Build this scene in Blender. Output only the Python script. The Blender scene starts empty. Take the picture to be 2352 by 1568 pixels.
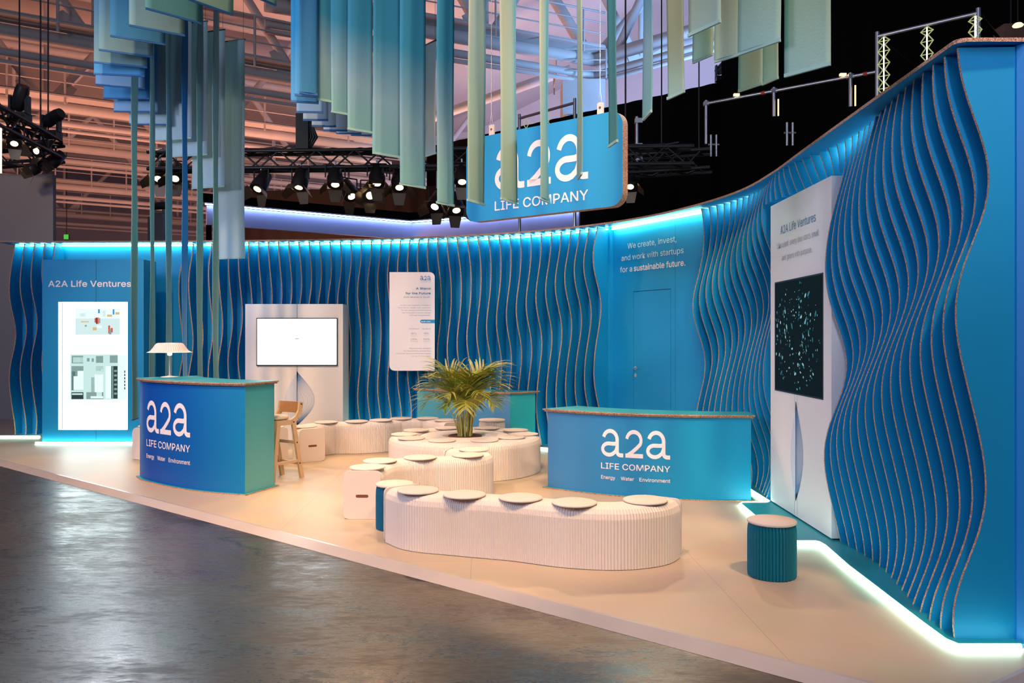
import bpy, bmesh, math, random
from mathutils import Vector, Matrix
random.seed(7)
PI = math.pi
SC = bpy.context.scene
COL = SC.collection
F, CX, HY, CH = 1829.0, 1176.0, 774.0, 1.6      # focal length in pixels, picture centre, horizon row, eye height


def G(px, py, z=0.0):
    """point of the plane at height z seen at a pixel"""
    d = (CH - z) * F / (py - HY)
    return Vector(((px - CX) * d / F, d, z))


def AT(px, py, d):
    return Vector(((px - CX) * d / F, d, CH + (HY - py) * d / F))


def lin(c):
    c = c / 255.0
    return c / 12.92 if c <= 0.04045 else ((c + 0.055) / 1.055) ** 2.4


def rgb(r, g, b):
    return (lin(r), lin(g), lin(b), 1.0)


# ------------------------------------------------------------------ materials
def new_mat(name):
    m = bpy.data.materials.new(name)
    m.use_nodes = True
    return m, m.node_tree.nodes, m.node_tree.links, m.node_tree.nodes['Principled BSDF']


def mat(name, col, rough=0.6, metal=0.0, spec=0.5, var=0.0, vscale=6.0, bump=0.0, bscale=200.0, sheen=0.0):
    m, N, L, b = new_mat(name)
    b.inputs['Base Color'].default_value = col
    b.inputs['Roughness'].default_value = rough
    b.inputs['Metallic'].default_value = metal
    b.inputs['Specular IOR Level'].default_value = spec
    if sheen:
        b.inputs['Sheen Weight'].default_value = sheen
    if var or bump:
        tc = N.new('ShaderNodeTexCoord')
    if var:
        nz = N.new('ShaderNodeTexNoise')
        nz.inputs['Scale'].default_value = vscale
        nz.inputs['Detail'].default_value = 5
        L.new(tc.outputs['Object'], nz.inputs['Vector'])
        mx = N.new('ShaderNodeMix')
        mx.data_type = 'RGBA'
        mx.inputs[6].default_value = tuple(c * (1 - var) for c in col[:3]) + (1,)
        mx.inputs[7].default_value = tuple(min(1, c * (1 + var)) for c in col[:3]) + (1,)
        L.new(nz.outputs['Fac'], mx.inputs[0])
        L.new(mx.outputs[2], b.inputs['Base Color'])
    if bump:
        n2 = N.new('ShaderNodeTexNoise')
        n2.inputs['Scale'].default_value = bscale
        L.new(tc.outputs['Object'], n2.inputs['Vector'])
        bp = N.new('ShaderNodeBump')
        bp.inputs['Strength'].default_value = bump
        bp.inputs['Distance'].default_value = 0.002
        L.new(n2.outputs['Fac'], bp.inputs['Height'])
        L.new(bp.outputs['Normal'], b.inputs['Normal'])
    return m


def emit(name, col, s):
    m, N, L, b = new_mat(name)
    b.inputs['Base Color'].default_value = (0.004, 0.004, 0.004, 1)
    b.inputs['Specular IOR Level'].default_value = 0.15
    b.inputs['Emission Color'].default_value = col
    b.inputs['Emission Strength'].default_value = s
    return m


def gradient_mat(name, stops, axis='X', rough=0.5, transl=0.0, spec=0.4, generated=True):
    """printed colour gradient along one axis of the object"""
    m, N, L, b = new_mat(name)
    tc = N.new('ShaderNodeTexCoord')
    sp = N.new('ShaderNodeSeparateXYZ')
    L.new(tc.outputs['Generated' if generated else 'Object'], sp.inputs[0])
    cr = N.new('ShaderNodeValToRGB')
    e = cr.color_ramp.elements
    while len(e) < len(stops):
        e.new(0.5)
    for i, (p, c) in enumerate(stops):
        e[i].position = p
        e[i].color = c
    L.new(sp.outputs[axis], cr.inputs[0])
    L.new(cr.outputs[0], b.inputs['Base Color'])
    b.inputs['Roughness'].default_value = rough
    b.inputs['Specular IOR Level'].default_value = spec
    if transl:
        nz = N.new('ShaderNodeTexNoise')
        nz.inputs['Scale'].default_value = 90
        L.new(tc.outputs['Object'], nz.inputs['Vector'])
        bp = N.new('ShaderNodeBump')
        bp.inputs['Strength'].default_value = 0.25
        bp.inputs['Distance'].default_value = 0.004
        L.new(nz.outputs['Fac'], bp.inputs['Height'])
        L.new(bp.outputs['Normal'], b.inputs['Normal'])
        t = N.new('ShaderNodeBsdfTranslucent')
        L.new(cr.outputs[0], t.inputs[0])
        ms = N.new('ShaderNodeMixShader')
        ms.inputs[0].default_value = transl
        L.new(b.outputs[0], ms.inputs[1])
        L.new(t.outputs[0], ms.inputs[2])
        L.new(ms.outputs[0], N['Material Output'].inputs[0])
    return m


def cardboard_mat():
    """cut edge of honeycomb board: brown liner with dark and light cells"""
    m, N, L, b = new_mat('cardboard_edge')
    tc = N.new('ShaderNodeTexCoord')
    mp = N.new('ShaderNodeMapping')
    mp.inputs['Scale'].default_value = (210, 210, 210)
    L.new(tc.outputs['Object'], mp.inputs[0])
    vo = N.new('ShaderNodeTexVoronoi')
    vo.inputs['Scale'].default_value = 1.0
    L.new(mp.outputs[0], vo.inputs['Vector'])
    cr = N.new('ShaderNodeValToRGB')
    e = cr.color_ramp.elements
    e[0].position = 0.15
    e[0].color = rgb(104, 66, 52)
    e[1].position = 0.75
    e[1].color = rgb(206, 160, 134)
    L.new(vo.outputs['Color'], cr.inputs[0])
    L.new(cr.outputs[0], b.inputs['Base Color'])
    b.inputs['Roughness'].default_value = 0.85
    return m


def concrete_mat():
    m, N, L, b = new_mat('concrete_floor')
    tc = N.new('ShaderNodeTexCoord')
    mp = N.new('ShaderNodeMapping')
    mp.inputs['Rotation'].default_value = (0, 0, 0.5)
    mp.inputs['Scale'].default_value = (0.7, 2.3, 1)
    L.new(tc.outputs['Object'], mp.inputs[0])
    n1 = N.new('ShaderNodeTexNoise')
    n1.inputs['Scale'].default_value = 1.3
    n1.inputs['Detail'].default_value = 9
    n1.inputs['Roughness'].default_value = 0.62
    L.new(mp.outputs[0], n1.inputs['Vector'])
    n2 = N.new('ShaderNodeTexNoise')
    n2.inputs['Scale'].default_value = 14
    n2.inputs['Detail'].default_value = 8
    n2.inputs['Roughness'].default_value = 0.7
    L.new(mp.outputs[0], n2.inputs['Vector'])
    mx = N.new('ShaderNodeMath')
    mx.operation = 'MULTIPLY_ADD'
    mx.inputs[1].default_value = 0.5
    L.new(n2.outputs['Fac'], mx.inputs[0])
    m2 = N.new('ShaderNodeMath')
    m2.operation = 'MULTIPLY'
    m2.inputs[1].default_value = 0.5
    L.new(n1.outputs['Fac'], m2.inputs[0])
    L.new(m2.outputs[0], mx.inputs[2])
    cr = N.new('ShaderNodeValToRGB')
    e = cr.color_ramp.elements
    e[0].position = 0.40
    e[0].color = (0.0055, 0.005, 0.005, 1)
    e[1].position = 0.60
    e[1].color = (0.064, 0.051, 0.044, 1)
    L.new(mx.outputs[0], cr.inputs[0])
    # fine cracks
    v = N.new('ShaderNodeTexVoronoi')
    v.feature = 'DISTANCE_TO_EDGE'
    v.inputs['Scale'].default_value = 0.55
    dn = N.new('ShaderNodeTexNoise')
    dn.inputs['Scale'].default_value = 1.7
    dn.inputs['Detail'].default_value = 6
    L.new(tc.outputs['Object'], dn.inputs['Vector'])
    va = N.new('ShaderNodeVectorMath')
    va.operation = 'MULTIPLY_ADD'
    va.inputs[1].default_value = (0.9, 0.9, 0)
    L.new(dn.outputs['Color'], va.inputs[0])
    L.new(tc.outputs['Object'], va.inputs[2])
    L.new(va.outputs[0], v.inputs['Vector'])
    cc = N.new('ShaderNodeValToRGB')
    cc.color_ramp.elements[0].position = 0.0
    cc.color_ramp.elements[0].color = (0.35, 0.35, 0.35, 1)
    cc.color_ramp.elements[1].position = 0.012
    cc.color_ramp.elements[1].color = (1, 1, 1, 1)
    L.new(v.outputs['Distance'], cc.inputs[0])
    mm = N.new('ShaderNodeMix')
    mm.data_type = 'RGBA'
    mm.blend_type = 'MULTIPLY'
    mm.inputs[0].default_value = 1
    L.new(cr.outputs[0], mm.inputs[6])
    L.new(cc.outputs[0], mm.inputs[7])
    L.new(mm.outputs[2], b.inputs['Base Color'])
    rr = N.new('ShaderNodeMapRange')
    rr.inputs[1].default_value = 0.42
    rr.inputs[2].default_value = 0.58
    rr.inputs[3].default_value = 0.46
    rr.inputs[4].default_value = 0.22
    L.new(mx.outputs[0], rr.inputs[0])
    L.new(rr.outputs[0], b.inputs['Roughness'])
    b.inputs['Specular IOR Level'].default_value = 0.6
    bp = N.new('ShaderNodeBump')
    bp.inputs['Strength'].default_value = 0.17
    bp.inputs['Distance'].default_value = 0.004
    L.new(mx.outputs[0], bp.inputs['Height'])
    L.new(bp.outputs[0], b.inputs['Normal'])
    return m


def lino_mat():
    m, N, L, b = new_mat('pale_linoleum')
    tc = N.new('ShaderNodeTexCoord')
    mp = N.new('ShaderNodeMapping')
    mp.inputs['Location'].default_value = (0.09, 0.3, 0)
    mp.inputs['Rotation'].default_value = (0, 0, -0.035)
    L.new(tc.outputs['Object'], mp.inputs[0])
    br = N.new('ShaderNodeTexBrick')
    br.offset = 0.0
    br.inputs['Scale'].default_value = 1.0
    br.inputs['Color1'].default_value = (0.53, 0.415, 0.295, 1)
    br.inputs['Color2'].default_value = (0.55, 0.43, 0.305, 1)
    br.inputs['Mortar'].default_value = (0.36, 0.29, 0.23, 1)
    br.inputs['Mortar Size'].default_value = 0.0022
    br.inputs['Brick Width'].default_value = 1.6
    br.inputs['Row Height'].default_value = 6.0
    L.new(mp.outputs[0], br.inputs['Vector'])
    nz = N.new('ShaderNodeTexNoise')
    nz.inputs['Scale'].default_value = 2.2
    nz.inputs['Detail'].default_value = 7
    L.new(tc.outputs['Object'], nz.inputs['Vector'])
    mm = N.new('ShaderNodeMix')
    mm.data_type = 'RGBA'
    mm.blend_type = 'MULTIPLY'
    mm.inputs[0].default_value = 0.25
    L.new(br.outputs[0], mm.inputs[6])
    L.new(nz.outputs['Color'], mm.inputs[7])
    hs = N.new('ShaderNodeHueSaturation')
    hs.inputs['Saturation'].default_value = 0.95
    L.new(mm.outputs[2], hs.inputs['Color'])
    L.new(hs.outputs[0], b.inputs['Base Color'])
    b.inputs['Roughness'].default_value = 0.42
    b.inputs['Specular IOR Level'].default_value = 0.35
    return m


M = {}
M['blue'] = mat('blue_printed_board', (0.004, 0.255, 0.535, 1), 0.5, spec=0.35, var=0.06, vscale=1.5)
M['blue_deep'] = mat('deep_blue_board', (0.005, 0.19, 0.52, 1), 0.5, spec=0.35)
M['teal_top'] = mat('teal_counter_top', (0.012, 0.30, 0.38, 1), 0.42, spec=0.4)
M['card'] = cardboard_mat()
M['white'] = mat('white_board', (0.74, 0.72, 0.74, 1), 0.45, spec=0.4)
M['paper'] = mat('white_pleated_paper', (0.70, 0.625, 0.57, 1), 0.75, spec=0.2, bump=0.1, bscale=60)
M['felt'] = mat('white_felt', (0.66, 0.575, 0.52, 1), 0.9, spec=0.1, bump=0.4, bscale=300)
M['teal_paper'] = mat('dark_teal_paper', (0.002, 0.15, 0.21, 1), 0.5, spec=0.4)
M['bluep'] = mat('dark_blue_paper', (0.002, 0.11, 0.24, 1), 0.5, spec=0.4)
M['dark'] = mat('black_metal', (0.012, 0.011, 0.012, 1), 0.45)
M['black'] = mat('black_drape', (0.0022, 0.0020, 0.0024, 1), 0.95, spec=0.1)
M['haze_drape'] = mat('haze_tinted_drape', (0.012, 0.009, 0.008, 1), 0.95, spec=0.1)  # black drape with the stage haze painted in as a lighter brown
M['hole'] = mat('brown_handle_slot', (0.16, 0.055, 0.025, 1), 0.9)
M['wood'] = mat('pale_birch_wood', (0.62, 0.42, 0.25, 1), 0.5, var=0.12, vscale=9)
M['ply'] = mat('orange_plywood', (0.40, 0.20, 0.09, 1), 0.5, var=0.15, vscale=12)
M['cushion'] = mat('cream_cushion', (0.70, 0.60, 0.48, 1), 0.95, bump=0.4)
M['steel'] = mat('galvanised_steel', (0.55, 0.56, 0.58, 1), 0.35, metal=0.9)
M['girder'] = mat('painted_white_steel', (0.50, 0.47, 0.45, 1), 0.6, var=0.15, vscale=1.2)
M['roof'] = mat('pale_roof_sheet', (0.55, 0.50, 0.48, 1), 0.8, var=0.2, vscale=0.35)
M['hallwall'] = mat('pale_hall_cladding', (0.62, 0.60, 0.62, 1), 0.8, var=0.12, vscale=0.25)
M['letter'] = mat('white_lettering', (0.85, 0.80, 0.82, 1), 0.5)
M['letter_blue'] = mat('blue_lettering', (0.05, 0.20, 0.42, 1), 0.5)
M['letter_grey'] = mat('grey_lettering', (0.34, 0.36, 0.42, 1), 0.5)
M['seam'] = mat('dark_seam', (0.02, 0.06, 0.12, 1), 0.8)
M['soil'] = mat('dark_soil', (0.07, 0.025, 0.014, 1), 0.95, bump=1.0, bscale=80)
M['leaf'] = mat('yellow_green_leaf', (0.27, 0.28, 0.035, 1), 0.42, var=0.45, vscale=14)
M['leaf2'] = mat('fresh_green_leaf', (0.15, 0.23, 0.02, 1), 0.42, var=0.45, vscale=14)
M['stem'] = mat('pale_green_stem', (0.50, 0.45, 0.12, 1), 0.5, var=0.3, vscale=20)
M['lamp_white'] = mat('white_lamp_shade', (0.68, 0.63, 0.61, 1), 0.5)
M['screen_frame'] = mat('black_screen_frame', (0.01, 0.011, 0.013, 1), 0.3)
M['led_cool'] = emit('cool_white_led', (0.40, 1.0, 0.64, 1), 46.0)
M['led_floor'] = emit('mint_white_led', (0.58, 1.0, 0.78, 1), 22.0)
M['screen_white'] = emit('white_screen_glow', (0.90, 0.97, 1.0, 1), 5.0)
M['box_white'] = emit('lightbox_glow', (0.80, 0.98, 1.0, 1), 7.0)
M['screen_dark'] = emit('dark_teal_screen', (0.002, 0.014, 0.020, 1), 0.5)
M['screen_dark'].node_tree.nodes['Principled BSDF'].inputs['Specular IOR Level'].default_value = 0.02
M['concrete'] = concrete_mat()
M['lino'] = lino_mat()
M['ramp'] = mat('pale_ramp_strip', (0.46, 0.40, 0.37, 1), 0.22, spec=0.6, var=0.1, vscale=3)


# ------------------------------------------------------------------ mesh builder
class MB:
    def __init__(self):
        self.v, self.f, self.mi, self.sm = [], [], [], []

    def add(self, verts, faces, mi=0, smooth=False):
        o = len(self.v)
        self.v += [tuple(p) for p in verts]
        for i, f in enumerate(faces):
            self.f.append(tuple(o + k for k in f))
            self.mi.append(mi[i] if isinstance(mi, (list, tuple)) else mi)
            self.sm.append(smooth)

    def box(self, c, s, rz=0.0, mi=0, bev=0.0):
        hx, hy, hz = s[0] / 2, s[1] / 2, s[2] / 2
        if bev:
            self.prism(rrect(s[0], s[1], bev, 3), -hz, hz, mi, mi, off=c, rz=rz)
            return
        cr, sr = math.cos(rz), math.sin(rz)
        P = []
        for z in (-hz, hz):
            for x, y in ((-hx, -hy), (hx, -hy), (hx, hy), (-hx, hy)):
                P.append((c[0] + x * cr - y * sr, c[1] + x * sr + y * cr, c[2] + z))
        self.add(P, [(3, 2, 1, 0), (4, 5, 6, 7), (0, 1, 5, 4), (1, 2, 6, 5), (2, 3, 7, 6), (3, 0, 4, 7)], mi)

    def prism(self, pts, z0, z1, mi_side=0, mi_top=0, mi_bot=None, off=(0, 0, 0), rz=0.0, smooth=False):
        """vertical prism on a closed counter-clockwise outline"""
        n = len(pts)
        cr, sr = math.cos(rz), math.sin(rz)
        Q = [(off[0] + x * cr - y * sr, off[1] + x * sr + y * cr) for x, y in pts]
        V = [(x, y, off[2] + z0) for x, y in Q] + [(x, y, off[2] + z1) for x, y in Q]
        self.add(V, [(i, (i + 1) % n, n + (i + 1) % n, n + i) for i in range(n)], mi_side, smooth)
        self.add(V, [tuple(range(n, 2 * n))], mi_top)
        self.add(V, [tuple(range(n - 1, -1, -1))], mi_top if mi_bot is None else mi_bot)

    def slab(self, pts, o, ex, ey, ez, t, mi_side=0, mi_face=0):
        """prism on an outline in the plane (o, ex, ey), thickness t along ez"""
        n = len(pts)
        o, ex, ey, ez = Vector(o), Vector(ex), Vector(ey), Vector(ez)
        V = [o + ex * x + ey * y for x, y in pts] + [o + ex * x + ey * y + ez * t for x, y in pts]
        self.add(V, [(i, (i + 1) % n, n + (i + 1) % n, n + i) for i in range(n)], mi_side)
        self.add(V, [tuple(range(n - 1, -1, -1)), tuple(range(n, 2 * n))], mi_face)

    def tube(self, pts, r, n=10, mi=0, caps=True, smooth=True):
        pts = [Vector(p) for p in pts]
        rs = r if isinstance(r, (list, tuple)) else [r] * len(pts)
        V, Fc = [], []
        up = None
        for i, p in enumerate(pts):
            t = (pts[min(i + 1, len(pts) - 1)] - pts[max(i - 1, 0)]).normalized()
            if up is None:
                up = Vector((0, 0, 1)) if abs(t.z) < 0.9 else Vector((1, 0, 0))
            a = t.cross(up).normalized()
            up = a.cross(t).normalized()
            for k in range(n):
                w = 2 * PI * k / n
                V.append(p + (a * math.cos(w) + up * math.sin(w)) * rs[i])
        for i in range(len(pts) - 1):
            for k in range(n):
                Fc.append((i * n + k, i * n + (k + 1) % n, (i + 1) * n + (k + 1) % n, (i + 1) * n + k))
        self.add(V, Fc, mi, smooth)
        if caps:
            self.add(V, [tuple(range(n - 1, -1, -1)), tuple(range(len(V) - n, len(V)))], mi)

    def lathe(self, prof, n=32, c=(0, 0, 0), mi=0, smooth=True):
        V, Fc = [], []
        for r, z in prof:
            for k in range(n):
                w = 2 * PI * k / n
                V.append((c[0] + r * math.cos(w), c[1] + r * math.sin(w), c[2] + z))
        for i in range(len(prof) - 1):
            for k in range(n):
                Fc.append((i * n + k, i * n + (k + 1) % n, (i + 1) * n + (k + 1) % n, (i + 1) * n + k))
        self.add(V, Fc, mi, smooth)
        if prof[0][0] > 1e-4:
            self.add(V, [tuple(range(n - 1, -1, -1))], mi)
        if prof[-1][0] > 1e-4:
            self.add(V, [tuple(range(len(V) - n, len(V)))], mi)

    def build(self, name, mats, parent=None, local=False, kind=None, label=None):
        me = bpy.data.meshes.new(name)
        off = Vector((0, 0, 0))
        if parent is not None and not local:
            off = WORLD.get(parent.name, Vector((0, 0, 0)))
        me.from_pydata([(x - off.x, y - off.y, z - off.z) for x, y, z in self.v], [], self.f)
        if not isinstance(mats, (list, tuple)):
            mats = [mats]
        for m in mats:
            me.materials.append(m)
        me.polygons.foreach_set('material_index', self.mi)
        me.polygons.foreach_set('use_smooth', self.sm)
        me.update()
        o = bpy.data.objects.new(name, me)
        COL.objects.link(o)
        if parent is not None:
            o.parent = parent
            WORLD[o.name] = off
        if kind:
            o['kind'] = kind
        if label:
            o['label'] = label
        return o


WORLD = {}


def rrect(w, h, r, n=4, corners=(1, 1, 1, 1), cx=0.0, cy=0.0):
    """rounded rectangle, counter-clockwise from the lower left; corners: ll, lr, ur, ul"""
    P = []
    for k, (sx, sy, a0) in enumerate(((-1, -1, PI), (1, -1, 1.5 * PI), (1, 1, 0), (-1, 1, 0.5 * PI))):
        if not corners[k]:
            P.append((cx + sx * w / 2, cy + sy * h / 2))
            continue
        x, y = sx * (w / 2 - r), sy * (h / 2 - r)
        for i in range(n + 1):
            a = a0 + 0.5 * PI * i / n
            P.append((cx + x + r * math.cos(a), cy + y + r * math.sin(a)))
    return P


def thing(name, label, cat, loc=(0, 0, 0), group=None, kind=None, rz=0.0):
    o = bpy.data.objects.new(name, None)
    o.empty_display_size = 0.1
    COL.objects.link(o)
    o.location = loc
    o.rotation_euler = (0, 0, rz)
    WORLD[o.name] = Vector(loc)
    return tag(o, label, cat, group, kind)


def tag(o, label=None, cat=None, group=None, kind=None):
    if label:
        o['label'] = label
    if cat:
        o['category'] = cat
    if group:
        o['group'] = group
    if kind:
        o['kind'] = kind
    return o


def dup(root, loc, rz=0.0, label=None, group=None):
    def cp(o, par):
        c = o.copy()
        COL.objects.link(c)
        c.parent = par
        for ch in list(o.children):
            cp(ch, c)
        return c
    r = cp(root, None)
    r.location = loc
    r.rotation_euler = (0, 0, rz)
    if label:
        r['label'] = label
    if group:
        r['group'] = group
    return r


def origin_at(o, p):
    """move the origin of a one-mesh thing to p"""
    p = Vector(p)
    o.data.transform(Matrix.Translation(-p))
    o.location = p
    return o


def crom(P, step=0.02, closed=False):
    """dense Catmull-Rom curve through 2-D points, resampled at equal arc length"""
    P = [Vector((p[0], p[1])) for p in P]
    n = len(P)
    out = []
    segs = n if closed else n - 1
    for i in range(segs):
        p1, p2 = P[i], P[(i + 1) % n]
        p0 = P[(i - 1) % n] if (closed or i > 0) else p1 * 2 - p2
        p3 = P[(i + 2) % n] if (closed or i + 2 < n) else p2 * 2 - p1
        t01 = max((p1 - p0).length, 1e-6) ** 0.5
        t12 = max((p2 - p1).length, 1e-6) ** 0.5
        t23 = max((p3 - p2).length, 1e-6) ** 0.5
        m1 = (p2 - p1 + t12 * ((p1 - p0) / t01 - (p2 - p0) / (t01 + t12)))
        m2 = (p2 - p1 + t12 * ((p3 - p2) / t23 - (p3 - p1) / (t12 + t23)))
        for k in range(40):
            t = k / 40
            out.append((2 * t ** 3 - 3 * t ** 2 + 1) * p1 + (t ** 3 - 2 * t ** 2 + t) * m1 + (-2 * t ** 3 + 3 * t ** 2) * p2 + (t ** 3 - t ** 2) * m2)
    out.append(P[0].copy() if closed else P[-1])
    return Path(out, step)


class Path:
    def __init__(self, pts, step=0.02):
        L = [0.0]
        for a, b in zip(pts, pts[1:]):
            L.append(L[-1] + (b - a).length)
        self.len = L[-1]
        n = max(2, int(round(self.len / step)))
        self.p = []
        j = 0
        for i in range(n + 1):
            s = self.len * i / n
            while j < len(L) - 2 and L[j + 1] < s:
                j += 1
            k = (s - L[j]) / max(L[j + 1] - L[j], 1e-9)
            self.p.append(pts[j].lerp(pts[j + 1], k))
        self.n, self.step = n, self.len / n

    def at(self, s):
        x = min(max(s / self.step, 0), self.n - 1e-6)
        i = int(x)
        return self.p[i].lerp(self.p[i + 1], x - i)

    def tan(self, s):
        a, b = self.at(max(s - 0.03, 0)), self.at(min(s + 0.03, self.len))
        return (b - a).normalized()

    def nor(self, s):
        """to the right of travel"""
        t = self.tan(s)
        return Vector((t.y, -t.x))

    def s_of(self, test):
        """arc length where test(point) is smallest"""
        return min(range(self.n + 1), key=lambda i: test(self.p[i])) * self.step

    def s_px(self, px):
        return self.s_of(lambda p: abs(CX + F * p.x / p.y - px))


# ------------------------------------------------------------------ lettering
_fonts = {}
try:            # the plain grotesque shipped inside Blender itself
    import os
    FONT = bpy.data.fonts.load(os.path.join(bpy.utils.system_resource('DATAFILES', path='fonts'), 'Inter.woff2'))
except Exception:
    FONT = None


def text_geo(body, weight=0.0):
    key = body
    if key in _fonts:
        return _fonts[key]
    cu = bpy.data.curves.new('lettering', 'FONT')
    cu.body = body
    cu.size = 1.0
    cu.resolution_u = 4
    if FONT is not None:
        cu.font = FONT
    cu.fill_mode = 'FRONT'
    ob = bpy.data.objects.new('lettering', cu)
    COL.objects.link(ob)
    dg = bpy.context.evaluated_depsgraph_get()
    me = bpy.data.meshes.new_from_object(ob.evaluated_get(dg))
    V = [(v.co.x, v.co.y) for v in me.vertices]
    Fc = [tuple(p.vertices) for p in me.polygons]
    bpy.data.objects.remove(ob)
    bpy.data.curves.remove(cu)
    bpy.data.meshes.remove(me)
    _fonts[key] = (V, Fc)
    return V, Fc


def put_text(mb, fn, body, x, y, width=None, cap=None, align='L', weight=0.0, mi=0):
    """lay one line of lettering through fn(u, v) -> 3-D; width fits the line, cap sets the capital height"""
    V, Fc = text_geo(body, weight)
    x0, x1 = min(v[0] for v in V), max(v[0] for v in V)
    capu = 0.727 if FONT is not None else 0.70
    sy = cap / capu if cap else width / (x1 - x0)
    sx = width / (x1 - x0) if width else sy
    w = (x1 - x0) * sx
    ox = x if align == 'L' else (x - w / 2 if align == 'C' else x - w)
    k = weight * sy * 0.8
    for j, (dx, dy) in enumerate(((0, 0),) if not weight else ((-k, 0), (k, 0), (0, k), (0, -k))):      # heavier cuts: the line laid four times, a hair apart
        P = []
        for u, v in V:
            a, b = ox + dx + (u - x0) * sx, y + dy + v * sy
            p = fn(a, b)
            if j:
                p = p + (fn(a + 0.01, b) - p).cross(fn(a, b + 0.01) - p).normalized() * (0.0005 * j)
            P.append(p)
        mb.add(P, Fc, mi)


def ribbon(mb, fn, pts, w, mi=0):
    n = len(pts)
    A = []
    for i, p in enumerate(pts):
        a, b = pts[max(i - 1, 0)], pts[min(i + 1, n - 1)]
        t = Vector((b[0] - a[0], b[1] - a[1])).normalized()
        nx, ny = -t.y, t.x
        ww = w[i] if isinstance(w, (list, tuple)) else w
        A.append((p[0] + nx * ww / 2, p[1] + ny * ww / 2, p[0] - nx * ww / 2, p[1] - ny * ww / 2))
    V = []
    for a in A:
        V += [fn(a[0], a[1]), fn(a[2], a[3])]
    mb.add(V, [(2 * i, 2 * i + 1, 2 * i + 3, 2 * i + 2) for i in range(n - 1)], mi)


def arc(cx, cy, rx, ry, a0, a1, n=18):
    return [(cx + rx * math.cos(math.radians(a0 + (a1 - a0) * i / n)), cy + ry * math.sin(math.radians(a0 + (a1 - a0) * i / n))) for i in range(n + 1)]


def a2a(mb, fn, x, y, w, h):
    """the three-character round logo, laid at (x, y) with the given width and height"""
    def glyph_a(ox, gw):
        sx, sy = gw, h
        def g(u, v):
            return fn(ox + u * sx, y + v * sy)
        stroke = 0.145
        top = arc(0.42, 0.62, 0.31, 0.31, 165, 0, 20)
        ribbon(mb, g, top + [(0.73, 0.5), (0.73, 0.22)] + arc(0.87, 0.20, 0.14, 0.13, 180, 270, 8) + [(1.0, 0.07)], stroke)
        bowl = [(0.73, 0.50)] + [(0.60, 0.47)] + arc(0.36, 0.27, 0.29, 0.205, 80, 280, 22) + [(0.52, 0.10)] + [(0.66, 0.20), (0.73, 0.36)]
        ribbon(mb, g, bowl, stroke * 0.96)
    def glyph_2(ox, gw):
        def g(u, v):
            return fn(ox + u * gw, y + v * h)
        pts = arc(0.47, 0.63, 0.36, 0.30, 172, -28, 22) + [(0.62, 0.36), (0.36, 0.19), (0.12, 0.07)]
        ribbon(mb, g, pts, 0.145)
        ribbon(mb, g, [(0.04, 0.075), (0.93, 0.075)], 0.15)
    gw = w * 0.335
    glyph_a(x, gw)
    glyph_2(x + w * 0.355, w * 0.285)
    glyph_a(x + w - gw, gw)


def logo_parts(fn, x, y, w, parent, small=True):
    """logo with the lines below it, each line a part; (x, y) is the upper left corner of the round letters"""
    h = w * 0.40
    mb = MB()
    a2a(mb, fn, x, y - h, w, h)
    mb.build('logo', M['letter'], parent, label='white round three character logo')
    cap = w * 0.118
    mb = MB()
    put_text(mb, fn, 'LIFE COMPANY', x, y - h - w * 0.06 - cap, width=w, cap=cap, weight=0.012)
    mb.build('company_line', M['letter'], parent, label='white capital letter line below the logo')
    if small:
        c2 = w * 0.072
        yy = y - h - w * 0.06 - cap - w * 0.15
        for s, ox, ww, al in (('Energy', 0.0, 0.215, 'L'), ('Water', 0.30, 0.19, 'L'), ('Environment', 1.0, 0.43, 'R')):
            mb = MB()
            put_text(mb, fn, s, x + w * ox, yy, width=w * ww, cap=c2, align=al, weight=0.012)
            mb.build('small_word', M['letter'], parent, label='small white word')

# ================================================================== THE STAND
# ------------------------------------------------------------------ floors
mb = MB()
mb.add([(-45, -8, -0.04), (45, -8, -0.04), (45, 75, -0.04), (-45, 75, -0.04)], [(0, 1, 2, 3)])
tag(mb.build('floor', M['concrete']), 'dark worn concrete floor of the exhibition hall', kind='structure')

ED = Vector((1, -0.8042)).normalized()             # direction of the platform's front edge
EN = Vector((ED.y, -ED.x))                          # outwards, towards the aisle
E0 = Vector((-12, 14.654))
E1 = Vector((1.916, 3.464))
SD = Vector((0.84, 0.54)).normalized()
E2 = E1 + SD * 4.2
mb = MB()
mb.prism([tuple(E0), tuple(E1), tuple(E2), (E2.x, 17), (-12, 17)], -0.035, 0.0, 0, 0)
tag(mb.build('floor_platform', M['lino']), 'pale linoleum floor of the raised exhibition stand', kind='structure')
mb = MB()
SN = Vector((SD.y, -SD.x))
o0, o1a, o2 = E0 + EN * 0.09, E1 + EN * 0.09, E2 + SN * 0.09
oc = E1 + (EN + SN).normalized() * 0.09 / max(0.3, (EN + SN).normalized().dot(EN))
def v3(p, z): return (p.x, p.y, z)
Z0, Z1 = -0.039, 0.003
i0, i1, i2 = E0 - EN * 0.02, E1 - (EN + SN).normalized() * 0.03, E2 - SN * 0.02
mb.add([v3(o0, Z0), v3(oc, Z0), v3(o2, Z0), v3(E0, Z1), v3(E1, Z1), v3(E2, Z1), v3(i0, Z1), v3(i1, Z1), v3(i2, Z1)],
       [(0, 1, 4, 3), (1, 2, 5, 4), (3, 4, 7, 6), (4, 5, 8, 7)])
tag(mb.build('trim_1', M['ramp']), 'pale sloping edge strip along the front of the stand floor', kind='structure')

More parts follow.
